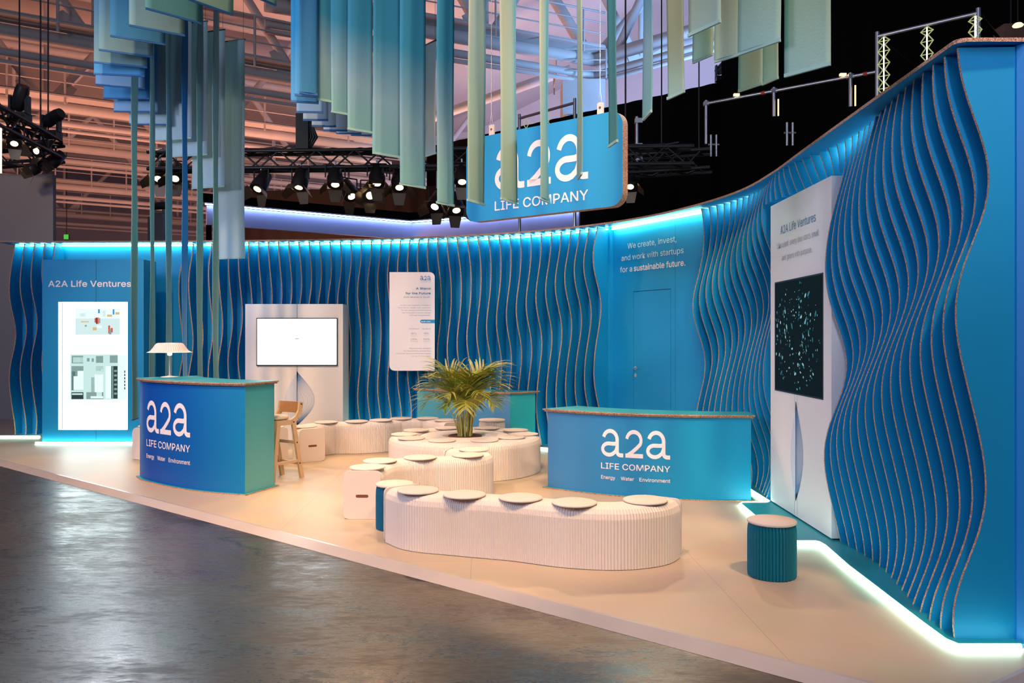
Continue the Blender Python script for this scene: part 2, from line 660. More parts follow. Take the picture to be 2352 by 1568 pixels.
# ------------------------------------------------------------------ the curved wall
RIM = crom([(-8.25, 12.76), (-6, 12.74), (-3.6, 12.58), (-1.86, 12.33), (-0.83, 12.04), (0.39, 11.45), (1.25, 10.72), (1.75, 10.05),
            (2.09, 9.36), (2.30, 8.75), (2.41, 8.2), (2.435, 7.4), (2.40, 6.6), (2.355, 5.5), (2.305, 4.15)], 0.02)
WT, CAPT = 3.118, 3.14
BACK = 0.33


def RB(s, off):
    """point at arc length s, off metres towards the visitors from the rim line"""
    p = RIM.at(s) + RIM.nor(s) * off
    return p


S_L0, S_L1 = RIM.s_px(14), RIM.s_px(122)
S_B0, S_B1 = RIM.s_px(405), RIM.s_px(1361)
S_D0, S_D1 = RIM.s_px(1366), RIM.s_px(1586)
S_R0, S_R1 = RIM.s_px(1588), RIM.len - 0.01


def strip(mb, s0, s1, a, b, z0, z1, mi=0, step=0.1):
    n = max(1, int((s1 - s0) / step))
    pts = [RB(s0 + (s1 - s0) * i / n, a) for i in range(n + 1)] + [RB(s1 - (s1 - s0) * i / n, b) for i in range(n + 1)]
    pts = [tuple(p) for p in pts]
    # quads instead of one concave polygon
    m = n + 1
    V = [(x, y, z0) for x, y in pts] + [(x, y, z1) for x, y in pts]
    k = 2 * m
    Fc = []
    for i in range(n):
        j = k - 1 - i
        Fc += [(k + i, k + i + 1, k + j - 1, k + j), (i + 1, i, j, j - 1), (i, i + 1, k + i + 1, k + i), (j - 1, j, k + j, k + j - 1)]
    Fc += [(m - 1, m, k + m, k + m - 1), (k - 1, 0, k, k + k - 1)]
    mb.add(V, Fc, mi)


def z_phase(s):
    if s < S_D0:
        return 2.73 - 0.52 * (S_B1 - s)
    q = s - S_R0
    return 2.0 + 0.535 * q


def fin(mb, s, th=0.017, zlow=0.02):
    n, t = RIM.nor(s), RIM.tan(s)
    B = RIM.at(s) - n * BACK
    c = z_phase(s)
    NZ = 44
    V, Fc, mi = [], [], []
    ztop = 3.113
    for i in range(NZ + 1):
        z = zlow + (ztop - zlow) * i / NZ
        amp = 0.080
        u = BACK - 0.096 + amp * math.cos(2 * PI * (z - c) / 1.56) + 0.012 * math.cos(2 * PI * (z - c) / 0.9 + 1)
        for a, b in ((0.0, -1), (u, -1), (u, 1), (0.0, 1)):
            p = B + n * a + t * (b * th / 2)
            V.append((p.x, p.y, z))
    for i in range(NZ):
        q = 4 * i
        Fc += [(q, q + 1, q + 5, q + 4), (q + 1, q + 2, q + 6, q + 5), (q + 2, q + 3, q + 7, q + 6)]
        mi += [0, 1, 0]
    Fc += [(0, 3, 2, 1), (4 * NZ, 4 * NZ + 1, 4 * NZ + 2, 4 * NZ + 3)]
    mi += [0, 0]
    mb.add(V, Fc, mi)


def wall_section(name, label, s0, s1, fins):
    p = RB((s0 + s1) / 2, -BACK)
    r = thing(name, label, None, (p.x, p.y, 0), kind='structure')
    mb = MB()
    strip(mb, s0, s1, -BACK, -BACK - 0.03, 0.0, WT)
    mb.build('backing_board', M['blue'], r)
    for s in fins:
        mb = MB()
        behind = s > S_R0 and 6.12 < RIM.at(s).y < 7.68      # the tall display stands here: only the tops go on above it
        fin(mb, s, zlow=2.88 if behind else 0.02)
        mb.build('fin', [M['blue'], M['card']], r)
    return r


def spread(s0, s1, n):
    return [s0 + (s1 - s0) * i / (n - 1) for i in range(n)]


wall_section('wall_left', 'left end of the curved blue stand wall with five wavy upright fins', S_L0, S_B0 - 0.001, spread(RIM.s_px(20), RIM.s_px(119), 5))
nb = int(round((S_B1 - S_B0) / 0.163)) + 1
wall_section('wall_back', 'curved blue back wall of wavy upright cardboard fins', S_B0 + 0.001, S_D0 - 0.001, spread(S_B0 + 0.02, S_B1, nb))
nr = int(round((S_R1 - S_R0) / 0.131)) + 1
wall_section('wall_right', 'tall blue right wall of wavy upright cardboard fins', S_D1 + 0.001, S_R1, spread(S_R0 + 0.01, S_R1 - 0.012, nr))

# flat piece with the hidden door
DO, DT = Vector((1.507, 10.94)), Vector((0.514, -0.857)).normalized()
DN = Vector((DT.y, -DT.x))                           # towards the visitors
A, B = RB(S_D0, -BACK), RB(S_D1, -BACK)
tA, tB = (A - DO).dot(DT), (B - DO).dot(DT)
r = thing('wall_door', 'flat blue stretch of stand wall with white slogan above a flush door', None, (DO.x, DO.y, 0), kind='structure')


def dpt(t, z, off=0.0):
    p = DO + DT * t + DN * off
    return Vector((p.x, p.y, z))


mb = MB()
for (t0, t1, z0, z1) in ((tA, 0.251, 0, WT), (0.987, tB, 0, WT), (0.251, 0.987, 2.215, WT)):
    q = [dpt(t0, z0), dpt(t1, z0), dpt(t1, z1), dpt(t0, z1)]
    mb.add(q + [p - Vector((DN.x, DN.y, 0)) * 0.03 for p in q], [(0, 1, 2, 3), (7, 6, 5, 4), (0, 4, 5, 1), (1, 5, 6, 2), (2, 6, 7, 3), (3, 7, 4, 0)])
# short returns joining the curved boards
for P0, tt in ((A, tA), (B, tB)):
    p1 = dpt(tt, 0)
    d = Vector((P0.x, P0.y, 0))
    mb.add([d, p1, p1 + Vector((0, 0, WT)), d + Vector((0, 0, WT))], [(0, 1, 2, 3)])
for tt in (-0.30, 1.065):
    q = [dpt(tt, 0, 0.0008), dpt(tt + 0.004, 0, 0.0008), dpt(tt + 0.004, WT, 0.0008), dpt(tt, WT, 0.0008)]
    mb.add(q, [(0, 1, 2, 3)], 1)
mb.build('backing_board', [M['blue'], M['seam']], r)
dr = thing('door_1', 'flush blue door with small steel handle in the curved wall', None, tuple(dpt(0.62, 0, 0)), kind='structure')
mb = MB()
t0, t1, z0, z1 = 0.257, 0.981, 0.02, 2.208
q = [dpt(t0, z0), dpt(t1, z0), dpt(t1, z1), dpt(t0, z1)]
bk = Vector((DN.x, DN.y, 0)) * 0.028
mb.add(q + [p - bk for p in q], [(0, 1, 2, 3), (7, 6, 5, 4), (0, 4, 5, 1), (1, 5, 6, 2), (2, 6, 7, 3), (3, 7, 4, 0)])
mb.build('door_leaf', M['blue'], dr)
mb = MB()
n3 = Vector((DN.x, DN.y, 0))
for zz in (1.185, 1.09):
    mb.tube([dpt(0.30, zz, 0.0), dpt(0.30, zz, 0.008)], 0.026, 16)
mb.tube([dpt(0.30, 1.185, 0.0), dpt(0.30, 1.185, 0.045), dpt(0.31, 1.185, 0.05), dpt(0.40, 1.185, 0.05)], 0.009, 8)
mb.build('door_handle', M['steel'], dr)
mb = MB()
fn = lambda u, v: dpt(u, v, 0.004)
put_text(mb, fn, 'We create, invest,', 0.61, 2.80, width=0.96, cap=0.105, align='C')
put_text(mb, fn, 'and work with startups', 0.61, 2.645, width=1.22, cap=0.105, align='C')
put_text(mb, fn, 'for a', -0.03, 2.488, width=0.26, cap=0.105)
put_text(mb, fn, 'sustainable future.', 1.25, 2.488, width=0.985, cap=0.105, align='R', weight=0.02)
mb.build('slogan_lettering', M['letter'], r, label='white slogan lettering in three lines')

# cap along the top of the whole wall
mb = MB()
strip(mb, 0.0, RIM.len, 0.012, -BACK - 0.05, WT + 0.001, CAPT, 0)
for i in range(len(mb.f)):
    k = i % 4
    if i < len(mb.f) - 2:
        mb.mi[i] = 1 if k in (0, 2, 3) else 0
    else:
        mb.mi[i] = 1
# end piece turning to the right over the return
e = RIM.at(RIM.len)
cap_end = [(e.x - 0.012, e.y + 0.0)] + [(e.x + 0.05 - 0.062 * math.cos(a * PI / 12), e.y - 0.055 * math.sin(a * PI / 12)) for a in range(1, 7)] + [(3.4, e.y - 0.055), (3.4, e.y + 0.3), (e.x + BACK + 0.04, e.y + 0.3), (e.x + BACK + 0.04, e.y)]
mb.prism(cap_end, WT + 0.001, CAPT, 1, 1, 0)
tag(mb.build('trim_2', [M['blue_deep'], M['card']]), 'cardboard cap with a brown cut edge along the top of the blue wall', kind='structure')

# return panel at the right edge of the picture
mb = MB()
yr = e.y - 0.012
mb.prism([(e.x + BACK - 0.012, yr), (e.x + BACK + 0.012, yr - 0.03), (3.4, yr - 0.03), (3.4, yr + 0.03), (e.x + BACK - 0.012, yr + 0.03)], 0.0, WT, 0, 0)
tag(mb.build('wall_return', M['blue_deep']), 'blue end panel beside the last fin of the right wall', kind='structure')

# ------------------------------------------------------------------ blue floor plinth and floor lights
LEDP = [(2.61, 4.085), (2.29, 4.085), (2.262, 4.16), (2.268, 4.414), (2.30, 5.065), (2.32, 5.50), (2.372, 6.04), (2.365, 6.13), (2.34, 6.157), (2.195, 6.157), (2.165, 6.19),
        (2.145, 7.05), (2.165, 7.55), (2.20, 7.60), (2.44, 7.61), (2.475, 7.66), (2.47, 8.27), (2.36, 8.75)]
mb = MB()
inner = [(2.64, 4.09), (2.64, 4.16), (2.66, 5.0), (2.70, 6.0), (2.78, 7.0), (2.78, 8.2), (2.66, 8.95)]
poly = [(x + 0.006, y) for x, y in LEDP[2:]] + [(2.66, 8.80)]
# fill the plinth with quads between the lit edge and the wall
def xin(y):
    return 2.64 + 0.03 * (y - 4.09)
V, Fc = [], []
pl = [(x + 0.004, y + (0.006 if i < 3 else 0)) for i, (x, y) in enumerate(LEDP[1:])]
for i, (x, y) in enumerate(pl):
    V += [(x, y, 0.0), (x, y, 0.026), (xin(y), y, 0.026)]
for i in range(len(pl) - 1):
    a, b = 3 * i, 3 * i + 3
    Fc += [(a, a + 1, b + 1, b), (a + 1, a + 2, b + 2, b + 1)]
mb.add(V, Fc)
tag(mb.build('baseboard_right', M['teal_top']), 'low blue plinth under the fins of the right wall', kind='structure')


def led(name, label, pts, z, r, m, group=None, n=8):
    mb = MB()
    P = [Vector((p[0], p[1], z)) for p in pts]
    mb.tube(P, r, n)
    o = mb.build(name, m)
    tag(o, label, 'light strip', group)
    return origin_at(o, P[len(P) // 2])


led('floor_light_strip', 'glowing mint white light strip on the floor along the right wall fins', LEDP, 0.017, 0.012, M['led_floor'], 'floor light strips')
led('floor_light_strip', 'glowing floor light strip at the left end of the blue wall', [tuple(RB(s, 0.06)) for s in spread(0.02, RIM.s_px(97), 12)], 0.017, 0.012, M['led_floor'], 'floor light strips')
led('floor_light_strip', 'glowing floor light strip along the foot of the curved back wall', [tuple(RB(s, 0.06)) for s in spread(RIM.s_px(372), S_B1, 40)], 0.017, 0.012, M['led_floor'], 'floor light strips')
led('floor_light_strip', 'glowing floor light strip under the lit display case', [(-5.5, 12.3), (-5.5, 11.95), (-7.15, 11.95)], 0.017, 0.012, M['led_floor'], 'floor light strips')
n_ = 60
led('cove_light_strip', 'bright cool white strip under the wall cap from the left end to the slogan', [tuple(RB(s, -BACK + 0.05)) for s in spread(S_L0, S_D0, n_)], 3.098, 0.010, M['led_cool'], 'cove light strips')
led('cove_light_strip', 'bright cool white strip above the slogan under the wall cap', [tuple((dpt(t, 0, 0.05).x, dpt(t, 0, 0.05).y)) for t in (tA + 0.05, tB - 0.05)], 3.098, 0.013, M['led_cool'], 'cove light strips')
led('cove_light_strip', 'bright cool white strip under the wall cap behind the right hand fins', [tuple(RB(s, -BACK + 0.05)) for s in spread(S_D1 + 0.03, S_R0 + 3.9, 50)], 3.098, 0.010, M['led_cool'], 'cove light strips')

# ------------------------------------------------------------------ lit display case on the left
XL, XR, DF = -7.08, -5.55, 12.0
r = thing('display_case', 'blue display case with a glowing white lightbox at the far left', 'display', ((XL + XR) / 2, DF + 0.25, 0.0))
mb = MB()
u0, u1, w0, w1 = -6.837, -5.793, 0.203, 2.131
zt = 2.77
f = DF
mb.add([(XL, f, 0.03), (u0, f, 0.03), (u1, f, 0.03), (XR, f, 0.03), (XL, f, w0), (u0, f, w0), (u1, f, w0), (XR, f, w0),
        (XL, f, w1), (u0, f, w1), (u1, f, w1), (XR, f, w1), (XL, f, zt), (u0, f, zt), (u1, f, zt), (XR, f, zt)],
       [(0, 1, 5, 4), (1, 2, 6, 5), (2, 3, 7, 6), (4, 5, 9, 8), (6, 7, 11, 10), (8, 9, 13, 12), (9, 10, 14, 13), (10, 11, 15, 14)])
bk = DF + 0.42
mb.add([(XL, f, 0.03), (XR, f, 0.03), (XR, bk, 0.03), (XL, bk, 0.03), (XL, f, zt), (XR, f, zt), (XR, bk, zt), (XL, bk, zt)],
       [(0, 3, 2, 1), (4, 5, 6, 7), (1, 2, 6, 5), (2, 3, 7, 6), (3, 0, 4, 7)])
xm = -6.27
mb.add([(xm, f - 0.001, w1), (xm + 0.006, f - 0.001, w1), (xm + 0.006, f - 0.001, zt), (xm, f - 0.001, zt),
        (xm, f - 0.001, 0.03), (xm + 0.006, f - 0.001, 0.03), (xm + 0.006, f - 0.001, w0), (xm, f - 0.001, w0)], [(0, 1, 2, 3), (4, 5, 6, 7)], 1)
mb.build('cabinet', [M['blue'], M['seam']], r)
mb = MB()
g = DF + 0.104
mb.add([(u0, f, w0), (u1, f, w0), (u1, f, w1), (u0, f, w1), (u0, g, w0), (u1, g, w0), (u1, g, w1), (u0, g, w1)],
       [(0, 1, 5, 4), (1, 2, 6, 5), (2, 3, 7, 6), (3, 0, 4, 7)], 1)
mb.add([(u0, g, w0), (u1, g, w0), (u1, g, w1), (u0, g, w1)], [(0, 1, 2, 3)], 0)
lb = mb.build('lightbox', [M['box_white'], M['white']], r, label='glowing white lightbox')
# printed pictures on the lightbox
S = {'a': emit('picture_pale_teal', (0.62, 0.88, 0.84, 1), 0.95), 'b': emit('picture_grey_green', (0.26, 0.40, 0.38, 1), 0.9), 'c': emit('picture_dark', (0.03, 0.06, 0.06, 1), 0.8),
     'r': emit('picture_red', (0.75, 0.10, 0.06, 1), 0.9), 'u': emit('picture_blue', (0.02, 0.33, 0.75, 1), 0.9), 'y': emit('picture_ochre', (0.80, 0.55, 0.25, 1), 0.9),
     'w': emit('picture_white', (0.80, 0.95, 0.92, 1), 1.05), 'p': emit('picture_pale', (0.66, 0.86, 0.86, 1), 1.0)}
keys = list(S)
mb = MB()
def quad(px0, py0, px1, py1, k, lay=1):
    y = g - 0.0015 * lay
    a, b = AT(px0, py0, y), AT(px1, py1, y)
    mb.add([(a.x, y, b.z), (b.x, y, b.z), (b.x, y, a.z), (a.x, y, a.z)], [(0, 1, 2, 3)], keys.index(k))
def z5(u, v): return 60 + u * 0.30612, 560 + v * 0.30612
def q5(u0_, v0_, u1_, v1_, k, lay=1):
    a, b = z5(u0_, v0_), z5(u1_, v1_)
    quad(a[0], a[1], b[0], b[1], k, lay)
q5(368, 560, 706, 682, 'p')
q5(368, 485, 706, 560, 'w')
for a in ((540, 490, 553, 520, 'u'), (650, 490, 662, 530, 'u'), (575, 500, 596, 545, 'p'), (608, 530, 645, 546, 'y'), (670, 512, 700, 530, 'y'), (514, 556, 524, 590, 'r'), (532, 552, 545, 600, 'r'),
          (524, 552, 532, 600, 'c'), (547, 556, 556, 595, 'b'), (440, 608, 455, 620, 'b'), (410, 580, 470, 588, 'y'), (500, 625, 530, 648, 'y'), (530, 610, 570, 632, 'w'), (616, 612, 630, 672, 'r'),
          (634, 630, 650, 664, 'r'), (622, 640, 640, 678, 'b'), (405, 520, 445, 545, 'p'), (590, 560, 640, 580, 'p')):
    q5(*a, lay=2)
quad(142.6, 694, 144.2, 987, 'b')
q5(330, 828, 690, 1170, 'a')
q5(690, 832, 756, 1170, 'w')
for a in ((342, 838, 428, 896, 'b'), (352, 850, 428, 890, 'a'), (524, 840, 578, 892, 'b'), (628, 836, 686, 892, 'b'), (456, 856, 476, 882, 'b'), (492, 858, 508, 884, 'b'),
          (340, 916, 430, 1098, 'b'), (340, 956, 370, 1098, 'c'), (452, 912, 580, 1112, 'a'), (488, 1000, 520, 1112, 'b'), (524, 916, 580, 960, 'b'), (596, 916, 636, 1160, 'w'),
          (640, 916, 686, 1160, 'c'), (340, 1112, 430, 1164, 'c'), (452, 1112, 580, 1164, 'b')):
    q5(*a, lay=2)
for a in ((356, 992, 430, 1096, 'w'), (386, 952, 430, 1000, 'w'), (514, 978, 578, 1112, 'w'), (524, 952, 560, 980, 'a'), (564, 940, 576, 980, 'a'), (484, 1142, 578, 1158, 'w'), (648, 918, 652, 1158, 'a'),
          (528, 1112, 568, 1142, 'a'), (344, 1120, 424, 1132, 'a')):
    q5(*a, lay=3)
for k in range(6):
    q5(660, 945 + k * 34, 682, 960 + k * 34, 'b', lay=3)
    q5(736, 950 + k * 25, 744, 966 + k * 25, 'c', lay=2)
mb.build('picture', [S[k] for k in keys], lb)
mb = MB()
put_text(mb, lambda u, v: Vector((u, DF - 0.003, v)), 'A2A Life Ventures', -6.985, 2.36, width=1.245, cap=0.125, weight=0.022)
mb.build('lettering', M['letter'], r, label='white heading lettering')

# ------------------------------------------------------------------ white display with a television
XL2, XR2, D2 = -4.04, -2.56, 12.06
r = thing('television_display', 'white display board with a glowing white television behind the benches', 'display', ((XL2 + XR2) / 2, D2 + 0.2, 0))
mb = MB()
zt2 = CH + 76 * D2 / F
mb.box(((XL2 + XR2) / 2, D2 + 0.21, zt2 / 2 + 0.01), (XR2 - XL2, 0.42, zt2 - 0.02))
xs = AT(682, 0, D2).x
mb.add([(xs, D2 - 0.001, 0.02), (xs + 0.006, D2 - 0.001, 0.02), (xs + 0.006, D2 - 0.001, zt2), (xs, D2 - 0.001, zt2)], [(0, 1, 2, 3)], 1)
mb.build('board', [M['white'], M['seam']], r)
a, b = AT(590, 730, D2), AT(776, 840, D2)
tv = MB()
tv.box(((a.x + b.x) / 2, D2 - 0.01, (a.z + b.z) / 2), (b.x - a.x, 0.03, a.z - b.z))
tv = tv.build('television', M['screen_frame'], r, label='black framed television')
mb = MB()
mb.add([(a.x + 0.015, D2 - 0.0265, b.z + 0.02), (b.x - 0.015, D2 - 0.0265, b.z + 0.02), (b.x - 0.015, D2 - 0.0265, a.z - 0.015), (a.x + 0.015, D2 - 0.0265, a.z - 0.015)], [(0, 1, 2, 3)])
cx_, cz_ = (a.x + b.x) / 2, (a.z + b.z) / 2 + 0.05
mb.add([(cx_ - 0.03, D2 - 0.028, cz_ - 0.008), (cx_ + 0.03, D2 - 0.028, cz_ - 0.008), (cx_ + 0.03, D2 - 0.028, cz_ + 0.008), (cx_ - 0.03, D2 - 0.028, cz_ + 0.008)], [(0, 1, 2, 3)], 1)
mb.build('screen', [M['screen_white'], S['b']], tv, label='glowing white screen')


M['leaf_fill'] = mat('pale_blue_print', (0.60, 0.64, 0.76, 1), 0.5)
M['leaf_line'] = mat('blue_print_line', (0.10, 0.24, 0.52, 1), 0.5)


def leaf_graphic(fn, h, w, parent):
    """half-leaf of fanned fine lines, about a vertical midrib; fn(u, v) with v from 0 to h"""
    mb = MB()
    n = 26
    L = [(-w * 0.75 * math.sin(PI * (i / n) ** 1.25) ** 0.9, h * (1 - i / n)) for i in range(n + 1)]
    pts = [(0, h * (1 - i / n)) for i in range(n + 1)]
    V = [fn(x, y) for x, y in L] + [fn(x, y) for x, y in pts]
    mb.add(V, [(i, i + 1, n + 2 + i, n + 1 + i) for i in range(n)], 0)
    for k in range(17):
        q = (k + 1) / 17
        line = [(w * q * math.sin(PI * (i / n) ** (1.1 + 0.12 * (1 - q))), h * (1 - i / n) * (0.94 + 0.06 * q) + 0) for i in range(n + 1)]
        ribbon(mb, lambda u, v: fn(u, v), line, 0.0035 if q < 1 else 0.005, 1)
    ribbon(mb, fn, [(0, 0), (0, h)], 0.012, 1)
    return mb.build('leaf_graphic', [M['leaf_fill'], M['leaf_line']], parent, label='pale blue printed leaf')


zb = AT(0, 976, D2).z
leaf_graphic(lambda u, v: Vector((xs + 0.003 + u, D2 - 0.003, zb + v)), AT(0, 853, D2).z - zb, 0.26, r)

# ------------------------------------------------------------------ tall white display on the right wall
XF = 2.475
r = thing('tall_display', 'tall white display panel with a dark screen on the right wall', 'display', (XF + 0.1, 6.9, 0.0))
mb = MB()
mb.box((XF + 0.12, 6.895, 1.445), (0.24, 1.45, 2.81))
for yy in (6.905, 6.975):
    mb.add([(XF - 0.001, yy, 0.04), (XF - 0.001, yy + 0.004, 0.04), (XF - 0.001, yy + 0.004, 1.10), (XF - 0.001, yy, 1.10)], [(0, 1, 2, 3)], 1)
mb.build('board', [M['white'], mat('grey_seam', (0.30, 0.32, 0.42, 1), 0.6)], r)
mb = MB()
mb.box((XF + 0.13, 6.895, 0.033), (0.22, 1.42, 0.014))
mb.build('gap_strip', M['dark'], r)  # black strip standing in for the dark gap under the board
mb = MB()
mb.box((XF + 0.006, 6.91, 1.607), (0.020, 1.16, 1.012))
tv = mb.build('television', M['screen_frame'], r, label='dark television with drifting light specks')
mb = MB()
xx = XF - 0.0055
mb.add([(xx, 7.475, 1.115), (xx, 6.345, 1.115), (xx, 6.345, 2.10), (xx, 7.475, 2.10)], [(0, 1, 2, 3)])
M['speck'] = emit('screen_specks', (0.45, 0.85, 0.85, 1), 0.55)
M['speck2'] = emit('screen_specks_dim', (0.03, 0.32, 0.42, 1), 0.5)
rr = random.Random(5)
for k in range(230):
    a_ = rr.uniform(0, 2 * PI)
    q = rr.uniform(0.1, 1.0) ** 0.6
    y, z = 6.93 + 0.56 * q * math.cos(a_), 1.607 + 0.48 * q * math.sin(a_)
    if not (6.37 < y < 7.45 and 1.14 < z < 2.08):
        continue
    s = rr.choice((0.004, 0.005, 0.007, 0.011)) * rr.uniform(0.7, 1.3)
    el = rr.uniform(1, 2.4)
    ta = a_ + PI / 2 + rr.uniform(-0.4, 0.4)
    P = []
    for i in range(8):
        w = 2 * PI * i / 8
        du, dv = s * el * math.cos(w), s * math.sin(w)
        P.append((xx - 0.0012, y - (du * math.cos(ta) - dv * math.sin(ta)) * 1.0, z + du * math.sin(ta) + dv * math.cos(ta)))
    mb.add(P, [tuple(range(8))], 1 if rr.random() < 0.45 else 2)
mb.build('screen', [M['screen_dark'], M['speck'], M['speck2']], tv)
fn = lambda u, v: Vector((XF - 0.003, 7.62 - u, v))
mb = MB()
put_text(mb, fn, 'A2A Life Ventures', 0.285, 2.545, width=0.85, cap=0.105)
mb.build('lettering', M['letter_blue'], r, label='blue heading lettering')
mb = MB()
put_text(mb, fn, 'Like a leaf, every idea starts small', 0.70, 2.42, width=1.0, cap=0.075, align='C')
mb.build('lettering', M['letter_grey'], r, label='upper line of grey lettering')
mb = MB()
put_text(mb, fn, 'and grows with purpose.', 0.69, 2.30, width=0.73, cap=0.075, align='C')
mb.build('lettering', M['letter_grey'], r, label='lower line of grey lettering')
leaf_graphic(lambda u, v: Vector((XF - 0.003, 6.94 - u, 0.177 + v)), 0.86, 0.17, r)

# ------------------------------------------------------------------ poster board on the fins
DP = 11.98
r = thing('poster_board', 'white poster board with fine print hung in front of the back wall fins', 'poster', ((-1.843 - 1.164) / 2, DP, 1.095))
mb = MB()
w_, h_ = 0.68, 1.482
mb.slab(rrect(w_, h_, 0.075, 6, (0, 0, 1, 0)), (-1.503, DP, 1.836), (1, 0, 0), (0, 0, 1), (0, 1, 0), 0.02)
mb.v, mb.f, mb.mi, mb.sm = [], [], [], []
out = rrect(w_, h_, 0.075, 6, (0, 0, 1, 1))
# upper right and lower left corners are round
out = []
for k, (sx, sy, a0) in enumerate(((-1, -1, PI), (1, -1, 1.5 * PI), (1, 1, 0), (-1, 1, 0.5 * PI))):
    if k in (1, 3):
        out.append((sx * w_ / 2, sy * h_ / 2))
    else:
        for i in range(7):
            a_ = a0 + 0.5 * PI * i / 6
            out.append((sx * (w_ / 2 - 0.075) + 0.075 * math.cos(a_), sy * (h_ / 2 - 0.075) + 0.075 * math.sin(a_)))
mb.slab(out, (-1.503, DP, 1.836), (1, 0, 0), (0, 0, 1), (0, 1, 0), 0.02)
for (x, z) in ((-1.7, 2.3), (-1.3, 2.3), (-1.7, 1.35), (-1.3, 1.35)):
    mb.tube([(x, DP + 0.01, z), (x, DP + 0.32, z)], 0.012, 6)
mb.build('board', M['white'], r)
def pz(u, v):       # pixel of the close-up to the board's face
    return AT(860 + u * 0.2678, 600 + v * 0.2678, DP - 0.004)
def pfn(x, z): return Vector((x, DP - 0.004, z))
def pline(mb, s, ur, vb, uw, cap, weight=0.0, al='R'):
    p = pz(ur, vb)
    put_text(mb, pfn, s, p.x, p.z, width=uw * 0.2678 * DP / F, cap=cap, align=al, weight=weight)
mb = MB()
p = pz(392, 128)
wl = (485 - 392) * 0.2678 * DP / F
a2a(mb, pfn, p.x, pz(0, 162).z, wl, wl * 0.40)
mb.build('logo', M['letter_blue'], r, label='small blue logo')
mb = MB()
pline(mb, 'LIFE COMPANY', 486, 177, 92, 0.012)
mb.build('company_line', M['letter_blue'], r)
mb = MB()
pline(mb, 'A Stand', 481, 241, 124, 0.042, 0.02)
pline(mb, 'for the Future', 481, 282, 214, 0.042, 0.02)
mb.build('heading', M['letter_blue'], r, label='blue heading in two lines')
mb = MB()
pline(mb, 'A2A returns to Slush.', 481, 313, 232, 0.036)
for i, (s, w) in enumerate((('At A2A Life Company, we believe', 262), ('there are no wastes, only resources.', 282), ('We are proud to present a stand', 255), ('that embodies circular design', 248), ('and real sustainability.', 182))):
    pline(mb, s, 484, 380 + i * 21.5, w, 0.021)
mb.build('paragraph', M['letter_grey'], r, label='grey fine print below the heading')
mb = MB()
pline(mb, 'Cardboard', 380, 582, 86, 0.022)
pline(mb, 'Linoleum', 484, 582, 76, 0.022)
for (s, ur, vb, w) in (('80%', 360, 626, 44), ('98%', 466, 626, 42), ('100%', 366, 675, 56), ('100%', 474, 675, 56)):
    pline(mb, s, ur, vb, w, 0.038)
for (s, ur, vb, w) in (('recycled', 364, 640, 52), ('natural', 467, 640, 42), ('recyclable', 372, 690, 64), ('recyclable', 476, 690, 56)):
    pline(mb, s, ur, vb, w, 0.012)
mb.build('figures_table', M['letter_grey'], r, label='grey figures in two columns')
mb = MB()
for i, (s, w) in enumerate((('The structure, designed', 190), ('by Materiavera, proves that', 232), ('innovation and environmental respect', 302), ('can go hand in hand.', 168))):
    pline(mb, s, 486, 750 + i * 22, w, 0.021)
mb.build('paragraph', M['letter_grey'], r, label='grey fine print near the bottom')
mb = MB()
a, b = pz(392, 500), pz(518, 530)
hh = (a.z - b.z) / 2
mb.add([(x, DP - 0.002, a.z - hh + z) for x, z in [(b.x, -hh), (b.x, hh)] + [(a.x + hh - hh * math.sin(q), hh * math.cos(q)) for q in [PI * i / 8 for i in range(9)]]], [tuple(range(11))])
bd = mb.build('badge', M['blue'], r, label='blue tab with white words')
mb = MB()
pline(mb, 'Built with:', 482, 522, 80, 0.026, 0.03)
mb.build('lettering', M['letter'], bd)

# ================================================================== COUNTERS
def inset(poly, d):
    n = len(poly)
    out = []
    for i in range(n):
        p0, p1, p2 = Vector(poly[i - 1]), Vector(poly[i]), Vector(poly[(i + 1) % n])
        t1, t2 = (p1 - p0).normalized(), (p2 - p1).normalized()
        n1, n2 = Vector((-t1.y, t1.x)), Vector((-t2.y, t2.x))
        m = (n1 + n2)
        k = d * 2 / max(m.length_squared, 0.6)
        out.append(tuple(p1 + m * k))
    return out


def fan_prism(mb, outer, inner, z0, z1, mi_side, mi_face):
    """prism between an outer and an inner curve (same count), outer travelled counter-clockwise"""
    n = len(outer)
    V = [(x, y, z0) for x, y in outer + inner] + [(x, y, z1) for x, y in outer + inner]
    k = 2 * n
    Fc, mi = [], []
    for i in range(n - 1):
        Fc += [(k + i, k + i + 1, k + n + i + 1, k + n + i), (i + 1, i, n + i, n + i + 1), (i, i + 1, k + i + 1, k + i), (n + i + 1, n + i, k + n + i, k + n + i + 1)]
        mi += [mi_face, mi_face, mi_side[0], mi_side[1]]
    Fc += [(n, 0, k, k + n), (n - 1, 2 * n - 1, k + 2 * n - 1, k + n - 1)]
    mi += [mi_side[2], mi_side[3]]
    mb.add(V, Fc, mi)


